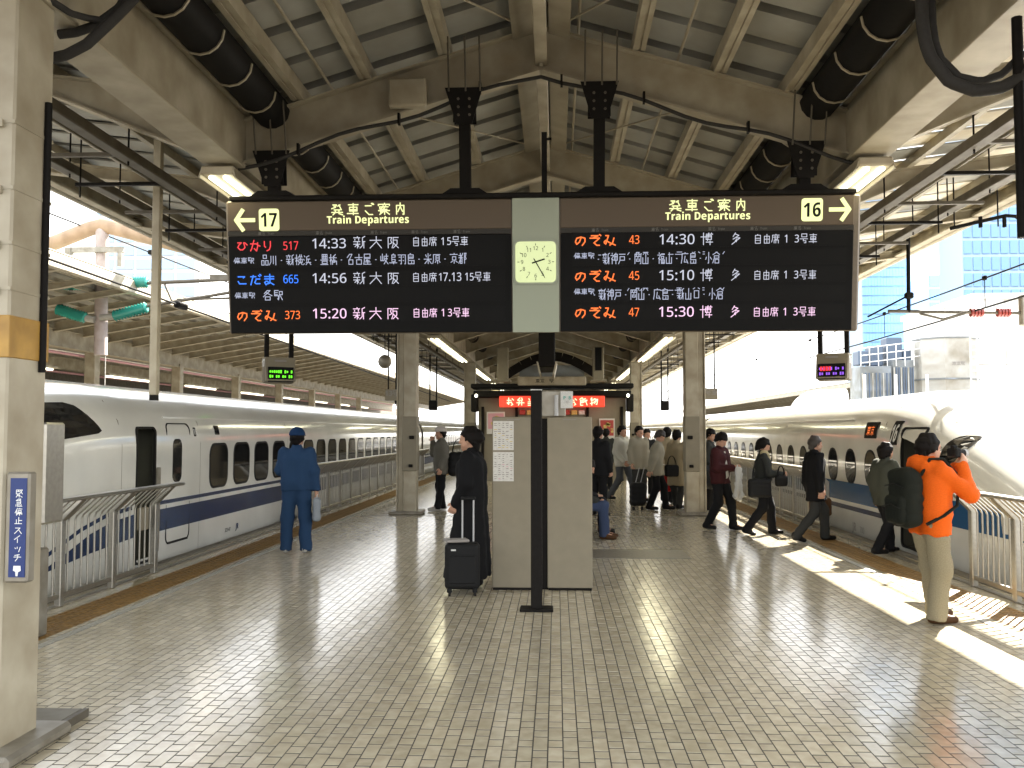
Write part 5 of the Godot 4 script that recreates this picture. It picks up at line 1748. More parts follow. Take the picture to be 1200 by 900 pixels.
	dm.tube(arc_points(Vector3(0.7, 0, 0), Vector3(-0.9, 0, 0), Vector3(0, 0.85, 0), 0.0, PI / 2, 8) + [Vector3(1.9, 0.9, 0)], 0.42, 14)
	part("pipe", dm, M.white_wall, du)
	var ds := MB.new()
	ds.cbox(Vector3(0.4, -1.6, 0), Vector3(2.6, 3.2, 1.2), 0.05)
	part("base", ds, M.white_wall, du)
	# towers
	for d in [["blue glass tower rising straight behind the cooling plant", 106.3, 300.0, 15.6, 84.0, 16, 28, "tower_blue"], ["slim pale blue tower with white corners beside the blue glass tower", 135.5, 322.0, 14.0, 55.5, 3, 12, "tower_frame"], ["tall gridded blue office tower behind the white building", 152.0, 262.0, 76.0, 120.0, 30, 26, "tower_frame"]]:
		var o := thing("office_tower", d[0], "building", Vector3(d[1], 0, -d[2]))
		var b := MB.new()
		b.box(Vector3(0, d[4] * 0.5, -8), Vector3(d[3], d[4], 16))
		part("facade", b, M[d[7]], o)
		var nx: int = d[5]
		var ny: int = d[6]
		var pane := MB.new()
		var thick := 0.8 if d[3] > 20 else 0.94
		pane.box(Vector3.ZERO, Vector3(d[3] / nx * thick, d[4] / ny * 0.8, 0.5))
		var pm := pane.mesh()
		var made := 0
		for i in nx:
			for k in ny:
				var y: float = d[4] * (k + 0.5) / ny
				var px: float = -d[3] * 0.5 + d[3] * (i + 0.5) / nx
				if y < 20.0 or made >= 290 or (d[3] > 20 and (px > -18 or y > 92)): continue
				part("window", pm, M.tower_pane, o, Vector3(px, y, 0.1))
				made += 1
	var wt := thing("pale_tower", "pale glass tower behind the bent brown beam of the overhead line", "building", Vector3(-118, 0, -260))
	var pb := MB.new()
	pb.box(Vector3(0, 40, -8), Vector3(30, 80, 16))
	part("facade", pb, M.white_wall, wt)
	for i in 5:
		for k in 14:
			var p := MB.new()
			p.box(Vector3(-13 + 6.0 * i, 22 + 4.0 * k, 0.1), Vector3(5.2, 2.9, 0.4))
			part("window", p, M.tower_frame, wt)

# ---------------------------------------------------------------- people
var ruffle := FastNoiseLite.new()

func blend(out: MB, caps: Array, cell: float, cuts: Array, k := 55.0, bump := 0.0) -> void:
	# one smooth skin over tapered bones [from, to, radius, radius], cut by planes, as surface nets
	var margin := 2.0 * cell + 2.2 / k
	var lo := Vector3.INF
	var hi := -Vector3.INF
	for c in caps:
		var r: float = maxf(c[2], c[3]) + margin + cell
		lo = lo.min(c[0] - Vector3.ONE * r).min(c[1] - Vector3.ONE * r)
		hi = hi.max(c[0] + Vector3.ONE * r).max(c[1] + Vector3.ONE * r)
	var nx := int(ceil((hi.x - lo.x) / cell)) + 2
	var ny := int(ceil((hi.y - lo.y) / cell)) + 2
	var nz := int(ceil((hi.z - lo.z) / cell)) + 2
	var f := PackedFloat32Array()
	f.resize(nx * ny * nz)
	for c in caps:
		var a: Vector3 = c[0]
		var b: Vector3 = c[1]
		var ra: float = c[2]
		var rb: float = c[3]
		var ab := b - a
		var l2 := maxf(ab.length_squared(), 1e-8)
		var rm := maxf(ra, rb) + margin
		var p0 := (a.min(b) - Vector3.ONE * rm - lo) / cell
		var p1 := (a.max(b) + Vector3.ONE * rm - lo) / cell
		var x1 := int(p1.x)
		for iz in range(int(p0.z), int(p1.z) + 1):
			for iy in range(int(p0.y), int(p1.y) + 1):
				var row := (iz * ny + iy) * nx
				var q := Vector3(lo.x + int(p0.x) * cell, lo.y + iy * cell, lo.z + iz * cell) - a
				for ix in range(int(p0.x), x1 + 1):
					var t := clampf(q.dot(ab) / l2, 0.0, 1.0)
					var d := (q - ab * t).length() - ra - (rb - ra) * t
					if d < margin: f[row + ix] += exp(-k * d)
					q.x += cell
	var near := PackedInt32Array()
	var lim := 1.9 * cell
	var nxy := nx * ny
	for n in f.size():
		var s := f[n]
		if s < 0.0001:
			f[n] = 1.0
			continue
		var v := -log(s) / k
		if cuts:
			var p := lo + Vector3(n % nx, (n / nx) % ny, n / nxy) * cell
			for pl in cuts: v = maxf(v, pl.distance_to(p))
		f[n] = v
		if absf(v) < lim: near.append(n)
	var cv := {}
	var off := [0, 1, nx, nx + 1, nxy, nxy + 1, nxy + nx, nxy + nx + 1]
	var base := out.v.size()
	for n in near:
		var m := 0
		for q in 8:
			if f[n + off[q]] < 0.0: m += 1
		if m == 0 or m == 8: continue
		var sum := Vector3.ZERO
		var cnt := 0
		for e in [[0, 1], [2, 3], [4, 5], [6, 7], [0, 2], [1, 3], [4, 6], [5, 7], [0, 4], [1, 5], [2, 6], [3, 7]]:
			var va := f[n + off[e[0]]]
			var vb := f[n + off[e[1]]]
			if (va < 0.0) != (vb < 0.0):
				var t := va / (va - vb)
				var pa := Vector3(e[0] & 1, (e[0] >> 1) & 1, e[0] >> 2)
				var pb := Vector3(e[1] & 1, (e[1] >> 1) & 1, e[1] >> 2)
				sum += pa.lerp(pb, t)
				cnt += 1
		cv[n] = out.v.size()
		out.v.append(lo + (Vector3(n % nx, (n / nx) % ny, n / nxy) + sum / cnt) * cell)
		out.n.append(Vector3.ZERO)
	var ax := [1, nx, nxy]
	for n in near:
		for a in 3:
			var ia := f[n] < 0.0
			if ia == (f[n + ax[a]] < 0.0): continue
			var u: int = ax[(a + 1) % 3]
			var w: int = ax[(a + 2) % 3]
			if not (cv.has(n) and cv.has(n - u) and cv.has(n - w) and cv.has(n - u - w)): continue
			var q := [cv[n - u - w], cv[n - w], cv[n], cv[n - u]]
			if not ia: q.reverse()
			var nn: Vector3 = (out.v[q[2]] - out.v[q[0]]).cross(out.v[q[3]] - out.v[q[1]])
			for z in q: out.n[z] += nn
			for z in [0, 2, 1, 0, 3, 2]: out.i.append(q[z])
	for q in range(base, out.v.size()):
		out.n[q] = out.n[q].normalized()
	if bump > 0.0:
		for q in range(base, out.v.size()):
			var p := out.v[q]
			out.v[q] += out.n[q] * bump * (ruffle.get_noise_3d(p.x * 900, p.y * 420, p.z * 900) + 0.5 * ruffle.get_noise_3d(p.x * 300 + 40, p.y * 900, p.z * 300))

func hand_bones(w: Vector3, d: Vector3, nrm: Vector3, curl: float, side: float) -> Array:
	# w wrist, d along the hand, nrm out of the palm, side where the thumb leaves
	d = d.normalized()
	var lat := d.cross(nrm).normalized() * side
	nrm = lat.cross(d).normalized() * side
	var caps := []
	for x in [-0.024, 0.0, 0.024]: caps.append([w + d * 0.005 + lat * x * 0.75, w + d * 0.085 + lat * x * 1.15, 0.018, 0.015])
	var len := [0.062, 0.078, 0.085, 0.078]
	for q in 4:
		var p := w + d * 0.088 + lat * (-0.036 + 0.024 * q)
		var a := curl * 0.5
		for s in 3:
			var l: float = len[q] * [0.45, 0.32, 0.25][s]
			var e := p + (d * cos(a) + nrm * sin(a)) * l
			caps.append([p, e, 0.0095 - 0.001 * s, 0.0088 - 0.001 * s])
			p = e
			a += curl
	var t0 := w + d * 0.03 + lat * 0.03
	var td := (lat * 0.75 + d * 0.62 + nrm * 0.3 * (1.0 + curl)).normalized()
	var t1 := t0 + td * 0.042
	caps.append([t0, t1, 0.013, 0.011])
	caps.append([t1, t1 + (td * 0.5 + d * 0.7 + nrm * 0.35 * curl).normalized() * 0.034, 0.0105, 0.009])
	return caps

const REST := {
	"pelvis": Vector3(0, 0.95, 0), "chest": Vector3(0, 1.27, 0), "neck": Vector3(0, 1.43, -0.005), "head": Vector3(0, 1.585, 0.015),
	"shl": Vector3(0.18, 1.395, 0), "ell": Vector3(0.235, 1.125, -0.03), "wrl": Vector3(0.245, 0.885, 0.05),
	"shr": Vector3(-0.18, 1.395, 0), "elr": Vector3(-0.235, 1.125, -0.03), "wrr": Vector3(-0.245, 0.885, 0.05),
	"hil": Vector3(0.09, 0.92, 0), "knl": Vector3(0.1, 0.49, 0.025), "anl": Vector3(0.105, 0.085, -0.02), "tol": Vector3(0.03, -0.045, 0.19),
	"hir": Vector3(-0.09, 0.92, 0), "knr": Vector3(-0.1, 0.49, 0.025), "anr": Vector3(-0.105, 0.085, -0.02), "tor": Vector3(-0.03, -0.045, 0.19),
}
const UPPER := ["chest", "neck", "head", "shl", "ell", "wrl", "shr", "elr", "wrr"]

func person(label: String, at: Vector3, turn: float, h: float, w: Dictionary) -> Node3D:
	# w: pose (joints that differ), lean, nod, look, top, hem, legs, shoes, hair, style, cell, curl
	var o := thing("person", label, "person", at, turn, "people on the platform")
	var j := REST.duplicate()
	var sc := h / 1.7
	for k in w.get("pose", {}): j[k] = w.pose[k]
	var lean: float = w.get("lean", 0.0)
	var tilt := Basis(Vector3.RIGHT, lean)
	for k in UPPER: j[k] = j.pelvis + tilt * (j[k] - j.pelvis)
	if w.has("shift"):
		for k in ["pelvis", "hil", "hir"] + UPPER: j[k] += w.shift
	for k in j: j[k] = j[k] * sc
	var cell: float = w.get("cell", 0.02)
	var bulk: float = w.get("bulk", 1.0)
	var head: Vector3 = j.head
	var hb := tilt * Basis(Vector3.UP, w.get("look", 0.0)) * Basis(Vector3.RIGHT, w.get("nod", 0.0))
	var hp := func(x: float, y: float, z: float) -> Vector3: return head + hb * (Vector3(x, y, z) * sc)
	# --- the body, one skin
	var body := MB.new()
	var caps := []
	for s in [-1.0, 1.0]:
		caps.append([j.pelvis + Vector3(0.06 * s, 0, 0) * sc, j.chest + Vector3(0.075 * s, 0, 0) * sc, 0.095 * sc, 0.1 * sc])
		caps.append([j.chest + Vector3(0.04 * s, 0.02, 0) * sc, j.shl if s > 0 else j.shr, 0.07 * sc, 0.045 * sc])
	caps.append([j.neck - Vector3(0, 0.04, 0) * sc, head + hb * Vector3(0, -0.05, -0.015) * sc, 0.056 * sc, 0.05 * sc])
	for s in ["l", "r"]:
		caps.append([j["sh" + s], j["el" + s], 0.043 * sc, 0.036 * sc])
		caps.append([j["el" + s], j["wr" + s], 0.036 * sc, 0.025 * sc])
		caps.append([j["hi" + s], j["kn" + s], 0.075 * sc, 0.052 * sc])
		caps.append([j["kn" + s], j["an" + s], 0.05 * sc, 0.034 * sc])
		caps.append([j["an" + s], j["an" + s] + j["to" + s] * 0.8, 0.034 * sc, 0.028 * sc])
	blend(body, caps, maxf(cell, 0.018), [])
	# head
	var hc := []
	hc.append([hp.call(0, 0.035, -0.02), hp.call(0, 0.03, 0.015), 0.088 * sc, 0.082 * sc])
	hc.append([hp.call(0, -0.02, 0.02), hp.call(0, -0.075, 0.045), 0.068 * sc, 0.042 * sc])
	hc.append([hp.call(-0.03, -0.05, 0.035), hp.call(0.03, -0.05, 0.035), 0.045 * sc, 0.045 * sc])
	hc.append([hp.call(0, 0.012, 0.094), hp.call(0, -0.028, 0.112), 0.009 * sc, 0.014 * sc])
	hc.append([hp.call(-0.04, 0.028, 0.074), hp.call(0.04, 0.028, 0.074), 0.016 * sc, 0.016 * sc])
	hc.append([hp.call(-0.016, -0.062, 0.083), hp.call(0.016, -0.062, 0.083), 0.011 * sc, 0.011 * sc])
	hc.append([hp.call(0, -0.098, 0.066), hp.call(0, -0.096, 0.068), 0.024 * sc, 0.024 * sc])
	for s in [-1.0, 1.0]:
		hc.append([hp.call(0.083 * s, 0.018, -0.008), hp.call(0.08 * s, -0.025, 0.0), 0.016 * sc, 0.011 * sc])
		hc.append([hp.call(0.042 * s, -0.03, 0.062), hp.call(0.04 * s, -0.035, 0.06), 0.024 * sc, 0.024 * sc])
	hc.append([j.neck, head + hb * Vector3(0, -0.03, -0.01) * sc, 0.056 * sc, 0.052 * sc])
	blend(body, hc, w.get("head_cell", 0.0085), [], 120.0)
	# hands
	for s in ["l", "r"]:
		if w.get("hide_" + s, false): continue
		var sg := 1.0 if s == "l" else -1.0
		var fd: Vector3 = (j["wr" + s] - j["el" + s]).normalized()
		var hd: Vector3 = w.get("hand_" + s, fd)
		var pn: Vector3 = w.get("palm_" + s, Vector3(-sg, 0, 0.2))
		blend(body, hand_bones(j["wr" + s], hd, pn, w.get("curl", 0.55), -sg if hd.y < -0.3 else sg), w.get("hand_cell", 0.0065), [], 160.0)
	part("body", body, M.skin, o)
	# eyes and mouth
	for s in [-1.0, 1.0]:
		var e := MB.new()
		e.ball(hp.call(0.033 * s, 0.008, 0.083), Vector3(0.012, 0.008, 0.008) * sc, 5, 8, hb)
		part("eye", e, M.hair, o)
	var mo := MB.new()
	mo.ball(hp.call(0, -0.062, 0.091), Vector3(0.02, 0.005, 0.006) * sc, 5, 8, hb)
	part("mouth", mo, M.red_glaze, o)
	# --- trousers
	var hem: float = w.get("hem", 0.82) * sc
	var lw: float = w.get("leg", 1.0) * sc
	if w.has("legs"):
		var tr := MB.new()
		var tc := []
		var sit: bool = w.get("sit", false)
		for s in ["l", "r"]:
			var sg := 1.0 if s == "l" else -1.0
			tc.append([j["hi" + s], j["kn" + s], 0.1 * lw, 0.078 * lw])
			tc.append([j["kn" + s], j["an" + s] + Vector3(0, -0.03, 0) * sc, 0.077 * lw, 0.074 * lw])
			tc.append([j.pelvis + Vector3(0.05 * sg, 0.08, 0) * sc, j["hi" + s] + Vector3(-0.01 * sg, -0.02, 0) * sc, 0.11 * sc, 0.105 * sc])
		blend(tr, tc, cell, [Plane(Vector3(0, -1, 0), -0.035 * sc)], 60.0, 0.012)
		part("trousers", tr, M[w.legs], o)
	# --- jacket or coat
	var tp := MB.new()
	var jc := []
	for s in ["l", "r"]:
		var sg := 1.0 if s == "l" else -1.0
		jc.append([j.pelvis + Vector3(0.075 * sg, 0.05, 0) * sc, j.chest + Vector3(0.08 * sg, 0, 0) * sc, 0.128 * sc * bulk, 0.132 * sc * bulk])
		jc.append([j.chest + Vector3(0.06 * sg, 0.03, 0) * sc, j["sh" + s] + Vector3(-0.01 * sg, -0.01, 0) * sc, 0.1 * sc * bulk, 0.058 * sc * bulk])
		jc.append([j["sh" + s], j["el" + s], 0.064 * sc * bulk, 0.061 * sc * bulk])
		jc.append([j["el" + s], j["wr" + s], 0.061 * sc * bulk, 0.052 * sc * bulk])
		var foot: Vector3 = j["hi" + s].lerp(j["kn" + s], clampf((j["hi" + s].y - hem) / maxf(j["hi" + s].y - j["kn" + s].y, 0.05), 0.0, 2.0))
		if w.get("sit", false): foot = j["hi" + s]
		foot.y -= 0.06 if not w.get("sit", false) else 0.0
		jc.append([j.pelvis + Vector3(0.07 * sg, 0.05, 0) * sc, foot, 0.124 * sc * bulk, w.get("flare", 0.125) * sc])
	jc.append([j.neck - tilt * Vector3(0, 0.04, 0) * sc, j.neck + tilt * Vector3(0, 0.035, 0.0) * sc, 0.09 * sc, 0.07 * sc])
	if w.get("hood", false):
		jc.append([j.neck + tilt * Vector3(-0.09, 0.0, -0.07) * sc, j.neck + tilt * Vector3(0.09, 0.0, -0.07) * sc, 0.07 * sc, 0.07 * sc])
		jc.append([j.neck + tilt * Vector3(-0.09, 0.02, 0.02) * sc, j.neck + tilt * Vector3(0, 0.03, -0.1) * sc, 0.05 * sc, 0.06 * sc])
		jc.append([j.neck + tilt * Vector3(0.09, 0.02, 0.02) * sc, j.neck + tilt * Vector3(0, 0.03, -0.1) * sc, 0.05 * sc, 0.06 * sc])
	var cuts := []
	if not w.get("sit", false): cuts.append(Plane(Vector3(0, -1, 0), -hem))
	for s in ["l", "r"]:
		pass
	blend(tp, jc, cell, cuts, 60.0, w.get("bump", 0.016))
	part(w.get("top_name", "jacket"), tp, M[w.top], o)
	if w.has("belt"):
		var bl := MB.new()
		bl.box(Vector3(0, hem, 0), Vector3(0.3, 0.03, 0.2) * sc)
		part("belt", bl, M[w.belt], o)
	# --- shoes
	for s in ["l", "r"]:
		var sh := MB.new()
		var an: Vector3 = j["an" + s]
		var to: Vector3 = j["to" + s] * 0.9
		var fw := Vector3(to.x, 0, to.z).normalized() * sc
		var sc2 := []
		sc2.append([an - fw * 0.035 + Vector3(0, -0.035, 0) * sc, an + to + Vector3(0, -0.005, 0) * sc, 0.044 * sc, 0.036 * sc])
		sc2.append([an - fw * 0.02, an + fw * 0.06 + Vector3(0, -0.03, 0) * sc, 0.046 * sc, 0.04 * sc])
		blend(sh, sc2, 0.012, [Plane(Vector3(0, -1, 0), -maxf(an.y - 0.085 * sc, 0.0) - 0.002)] if absf(j["to" + s].y + 0.045 * sc) < 0.02 else [], 90.0)
		part("shoe", sh, M[w.get("shoes", "shoe_black")], o)
	# --- hair or cap
	var style: String = w.get("style", "short")
	var hr := MB.new()
	var hrc := [[hp.call(0, 0.042, -0.025), hp.call(0, 0.045, 0.01), 0.095 * sc, 0.089 * sc], [hp.call(0, 0.0, -0.045), hp.call(0, -0.045, -0.05), 0.082 * sc, 0.06 * sc]]
	for s in [-1.0, 1.0]: hrc.append([hp.call(0.06 * s, 0.05, 0.0), hp.call(0.072 * s, 0.0, -0.02), 0.04 * sc, 0.03 * sc])
	var fn := (hb * Vector3(0, -0.62, 0.785)).normalized()
	var cut := Plane(fn, fn.dot(hp.call(0, 0.05, 0.05)))
	if style == "long":
		hrc.append([hp.call(0, 0.0, -0.06), hp.call(0, -0.17, -0.085), 0.085 * sc, 0.075 * sc])
		for s in [-1.0, 1.0]: hrc.append([hp.call(0.06 * s, 0.0, -0.02), hp.call(0.075 * s, -0.13, -0.02), 0.05 * sc, 0.04 * sc])
	elif style == "bun":
		hrc.append([hp.call(0, 0.05, -0.1), hp.call(0, 0.01, -0.115), 0.045 * sc, 0.05 * sc])
		hrc.append([hp.call(0, -0.02, -0.05), hp.call(0, -0.13, -0.065), 0.06 * sc, 0.045 * sc])
	elif style == "bob":
		for s in [-1.0, 1.0]: hrc.append([hp.call(0.065 * s, 0.03, 0.0), hp.call(0.075 * s, -0.05, 0.0), 0.045 * sc, 0.04 * sc])
		hrc.append([hp.call(0, 0.02, -0.06), hp.call(0, -0.06, -0.06), 0.09 * sc, 0.075 * sc])
	var hcuts := [cut]
	if style in ["cap", "peaked"]: hcuts.append(Plane(hb.y, hb.y.dot(hp.call(0, 0.05, 0))))
	blend(hr, hrc, w.get("head_cell", 0.0085), hcuts, 90.0, 0.012)
	var locks := []        # loose ends round the hairline
	rng.seed = int(at.x * 100.0) + 900
	for q in 26:
		var a := TAU * q / 26.0 + rng.randf_range(-0.1, 0.1)
		var front := cos(a)
		if style in ["cap", "peaked"] and front > -0.2: continue
		var ye := -0.012 + rng.randf_range(-0.012, 0.012)
		if front < 0.0: ye = lerpf(-0.012, -0.07, -front) + rng.randf_range(-0.014, 0.014)
		if front > 0.45: ye = 0.05 + rng.randf_range(-0.02, 0.012)
		if style in ["long", "bob"] and front < 0.3: ye -= 0.05
		var mid: Vector3 = hp.call(sin(a) * 0.086, 0.062, front * 0.09 - 0.01)
		if not style in ["cap", "peaked"]: locks.append([hp.call(sin(a) * 0.045, 0.118 + rng.randf_range(-0.006, 0.01), front * 0.05 - 0.012), mid, 0.019 * sc, 0.015 * sc])
		locks.append([mid, hp.call(sin(a) * (0.09 + rng.randf() * 0.005), minf(ye, 0.055), front * 0.094 - 0.01), 0.015 * sc, 0.007 * sc])
	blend(hr, locks, w.get("head_cell", 0.0085), [], 150.0, 0.004)
	part("hair", hr, M[w.get("hair", "hair")], o)
	if style == "cap" or style == "peaked":
		var cp := MB.new()
		blend(cp, [[hp.call(0, 0.05, -0.022), hp.call(0, 0.05, 0.014), 0.112 * sc, 0.107 * sc]], 0.0085, [Plane(-(hb.y), -(hb.y).dot(hp.call(0, 0.042, 0)))], 90.0)
		if style == "peaked":
			var rows := []
			for q in 3:
				var row := PackedVector3Array()
				for s in 20:
					var a := TAU * s / 20.0
					var rr: float = [0.1, 0.125, 0.122][q]
					row.append(hp.call(cos(a) * rr, [0.09, 0.125, 0.15][q], -sin(a) * rr))
				rows.append(row)
			cp.grid(rows, true)
		part("cap", cp, M[w.get("cap", "cap_blue")], o)
		var pk := MB.new()
		var rows2 := []
		for q in 2:
			var row := PackedVector3Array()
			for s in 9:
				var a := lerpf(-1.15, 1.15, s / 8.0)
				var rr: float = 0.1 if q == 0 else 0.1 + 0.065 * cos(a)
				row.append(hp.call(sin(a) * rr, 0.052 - (0.0 if q == 0 else 0.014), cos(a) * rr))
			rows2.append(row)
		pk.grid(rows2)
		var pk2 := MB.new()
		for q in 8:
			pk2.quad(rows2[0][q], rows2[0][q + 1], rows2[1][q + 1], rows2[1][q])
		part("peak", pk, M[w.get("cap", "cap_blue")], o)
	if w.get("glasses", false):
		var g := MB.new()
		for s in [-1.0, 1.0]:
			var ring := []
			for q in 13: ring.append(hp.call(0.034 * s + cos(TAU * q / 12) * 0.024, 0.006 + sin(TAU * q / 12) * 0.018, 0.1))
			g.tube(ring, 0.0022, 5)
			g.rod(hp.call(0.058 * s, 0.01, 0.098), hp.call(0.088 * s, 0.012, -0.01), 0.0022, 5)
		g.rod(hp.call(-0.012, 0.01, 0.102), hp.call(0.012, 0.01, 0.102), 0.002, 5)
		part("glasses", g, M.shoe_black, o)
	if w.has("scarf"):
		var sf := MB.new()
		blend(sf, [[j.neck + Vector3(-0.05, 0.02, 0.02) * sc, j.neck + Vector3(0.05, 0.02, 0.03) * sc, 0.07 * sc, 0.07 * sc], [j.neck + Vector3(0.03, 0, 0.09) * sc, j.chest + tilt * Vector3(0.03, -0.08, 0.15) * sc, 0.035 * sc, 0.03 * sc]], 0.012, [], 70.0, 0.006)
		part("scarf", sf, M[w.scarf], o)
	if w.has("shirt"):
		var sf := MB.new()
		blend(sf, [[j.neck + tilt * Vector3(0, -0.06, 0.06) * sc, j.pelvis + tilt * Vector3(0, 0.02, 0.115) * sc, 0.05 * sc, 0.06 * sc]], 0.014, [], 70.0, 0.004)
		part("shirt", sf, M[w.shirt], o)
	return o

func soft_box(size: Vector3, r: float, cell := 0.014, bump := 0.004) -> MB:
	# a stuffed bag: rounded box, slightly uneven
	var h := size * 0.5 - Vector3.ONE * r
	var caps := []
	var nx := maxi(1, int(ceil(h.x * 2.0 / (r * 1.2))))
	var nyy := maxi(1, int(ceil(h.y * 2.0 / (r * 1.2))))
	for a in nx + 1:
		for b in nyy + 1:
			var x := lerpf(-h.x, h.x, a / float(nx))
			var y := lerpf(-h.y, h.y, b / float(nyy))
			caps.append([Vector3(x, y, -h.z), Vector3(x, y, h.z), r, r])
	var m := MB.new()
	blend(m, caps, cell, [], 140.0, bump)
	return m

func bag(called: String, label: String, at: Vector3, turn: float, size: Vector3, m: Material, handle: float, hm: Material) -> Node3D:
	var o := thing(called, label, "bag", at, turn)
	part("body", soft_box(size, minf(size.x, size.z) * 0.42, 0.016), m, o)
	for s in [-1, 1]:
		var b := MB.new()
		var p := []
		for q in 13: p.append(Vector3(-size.x * 0.28 * cos(PI * q / 12.0), size.y * 0.45 + handle * sin(PI * q / 12.0), s * size.z * 0.25 * (1.0 - 0.9 * sin(PI * q / 12.0))))
		b.tube(p, 0.008, 6)
		part("handle", b, hm, o)
	return o

func make_people() -> void:
	ruffle.seed = 5
	ruffle.frequency = 0.012
	ruffle.fractal_octaves = 2
	var stand := {"anl": Vector3(0.12, 0.085, 0.0), "anr": Vector3(-0.12, 0.085, -0.02)}
	# the worker in blue, back turned, a bag in one hand
	person("worker in blue overalls and blue cap seen from behind, holding a grey bag", Vector3(-3.46, 0, -12.64), PI + 0.1, 1.69, {"top": "work_blue", "leg": 1.1, "bulk": 1.08, "legs": "work_blue", "hem": 0.86, "shoes": "shoe_white", "style": "cap", "cap": "cap_blue", "cell": 0.016, "curl": 0.9,
		"pose": {"anl": Vector3(0.14, 0.085, 0.02), "knl": Vector3(0.125, 0.49, 0.03), "anr": Vector3(-0.14, 0.085, -0.02), "knr": Vector3(-0.12, 0.49, 0.02), "ell": Vector3(0.25, 1.14, 0.08), "wrl": Vector3(0.14, 1.08, 0.25), "elr": Vector3(-0.25, 1.13, -0.05), "wrr": Vector3(-0.27, 0.87, 0.0)}})
	var tb := thing("tool_pouch", "light grey plastic pouch carried by the worker in blue", "bag", Vector3(-3.18, 0.6, -12.66), 0.25)
	part("body", soft_box(Vector3(0.1, 0.32, 0.26), 0.04, 0.014, 0.012), M.plastic_grey, tb)
	var tbh := MB.new()
	tbh.tube([Vector3(0, 0.14, -0.05), Vector3(0, 0.2, 0.0), Vector3(0, 0.14, 0.05)], 0.012, 6)
	part("handle", tbh, M.plastic_white, tb)
	# the man in the pale cap by the column
	person("man in grey coat and pale cap raising a hand to his face beside the column", Vector3(-2.31, 0, -19.5), -1.25, 1.74, {"top": "grey_wool", "legs": "trousers_black", "hem": 0.75, "shoes": "shoe_white", "style": "cap", "cap": "cap_white", "cell": 0.022, "bulk": 1.1, "hand_cell": 0.008,
		"pose": {"elr": Vector3(-0.25, 1.16, 0.12), "wrr": Vector3(-0.08, 1.42, 0.17), "anl": Vector3(0.1, 0.085, 0.1), "anr": Vector3(-0.1, 0.085, -0.06)}})
	bag("travel_bag", "big black travel bag hanging at the back of the man in the pale cap", Vector3(-1.93, 0.98, -19.5), 0.2, Vector3(0.5, 0.52, 0.3), M.bag_black, 0.3, M.bag_black)
	# the woman in the long black coat with her suitcase
	person("woman in a long black coat with dark hair, standing beside the notice board", Vector3(-0.78, 0, -9.95), -1.75, 1.7, {"top": "coat_black", "top_name": "long_coat", "legs": "trousers_black", "hem": 0.12, "flare": 0.24, "style": "bun", "cell": 0.016, "bulk": 1.12, "bump": 0.012, "curl": 0.8, "lean": 0.02,
		"pose": {"elr": Vector3(-0.24, 1.12, 0.02), "wrr": Vector3(-0.2, 0.9, 0.14), "ell": Vector3(0.24, 1.13, 0.0), "wrl": Vector3(0.2, 0.92, 0.12)}})
	var sc := thing("suitcase", "black wheeled suitcase with its silver handle pulled out, in front of the woman's black coat", "suitcase", Vector3(-0.84, 0, -9.52), 0.1)
	part("body", soft_box(Vector3(0.36, 0.47, 0.22), 0.05, 0.012, 0.002), M.bag_black, sc, Vector3(0, 0.3, 0))
	var pk := MB.new()
	pk.cbox(Vector3(0, 0.27, 0.115), Vector3(0.28, 0.28, 0.02), 0.008)
	part("front_pocket", pk, M.bag_black, sc)
	var lb := MB.new()
	lb.box(Vector3(-0.09, 0.47, 0.118), Vector3(0.05, 0.015, 0.01))
	part("label", lb, M.plastic_white, sc)
	for x in [-0.06, 0.055]:
		var r := MB.new()
		r.rod(Vector3(x + 0.06, 0.5, -0.06), Vector3(x + 0.06, 0.97, -0.06), 0.009, 8)
		part("handle_rod", r, M.metal_bright, sc)
	var gp := MB.new()
	gp.cbox(Vector3(0.06, 0.98, -0.06), Vector3(0.16, 0.035, 0.04), 0.012)
	part("grip", gp, M.bag_black, sc)
	for x in [-0.13, 0.13]:
		for z in [-0.08, 0.08]:
			var wl := MB.new()
			wl.rod(Vector3(x - 0.012, 0.03, z), Vector3(x + 0.012, 0.03, z), 0.03, 12)
			part("wheel", wl, M.rubber, sc)
			var hs := MB.new()
			hs.cbox(Vector3(x, 0.06, z), Vector3(0.05, 0.05, 0.06), 0.01)
			part("caster", hs, M.bag_black, sc)
	var folded := MB.new()
	folded.cbox(Vector3(-0.06, 0.555, 0.0), Vector3(0.24, 0.03, 0.18), 0.01, Basis(Vector3.UP, 0.2))
	part("document_pocket", folded, M.print_grey, sc)
	# seated travellers on the bench behind the notice board
	var bn := thing("bench", "dark bench behind the notice board where travellers sit", "bench", Vector3(0.3, 0, -14.9))
	var st := MB.new()
	st.cbox(Vector3(0, 0.42, 0), Vector3(0.5, 0.05, 1.9), 0.015)
	part("seat", st, M.grey_box, bn)
	for z in [-0.8, 0.8]:
		var lg := MB.new()
		lg.cbox(Vector3(0, 0.2, z), Vector3(0.4, 0.4, 0.06), 0.01)
		part("leg", lg, M.dark_steel, bn)
	var sitp := {"pelvis": Vector3(0, 0.53, 0), "chest": Vector3(0, 0.85, 0.04), "neck": Vector3(0, 1.01, 0.04), "head": Vector3(0, 1.16, 0.07), "shl": Vector3(0.18, 0.975, 0.03), "shr": Vector3(-0.18, 0.975, 0.03), "ell": Vector3(0.23, 0.72, 0.1), "wrl": Vector3(0.1, 0.66, 0.34), "elr": Vector3(-0.23, 0.72, 0.1), "wrr": Vector3(-0.1, 0.66, 0.34),
		"hil": Vector3(0.09, 0.53, 0.02), "knl": Vector3(0.1, 0.53, 0.45), "anl": Vector3(0.1, 0.085, 0.48), "hir": Vector3(-0.09, 0.53, 0.02), "knr": Vector3(-0.1, 0.53, 0.45), "anr": Vector3(-0.1, 0.085, 0.46)}
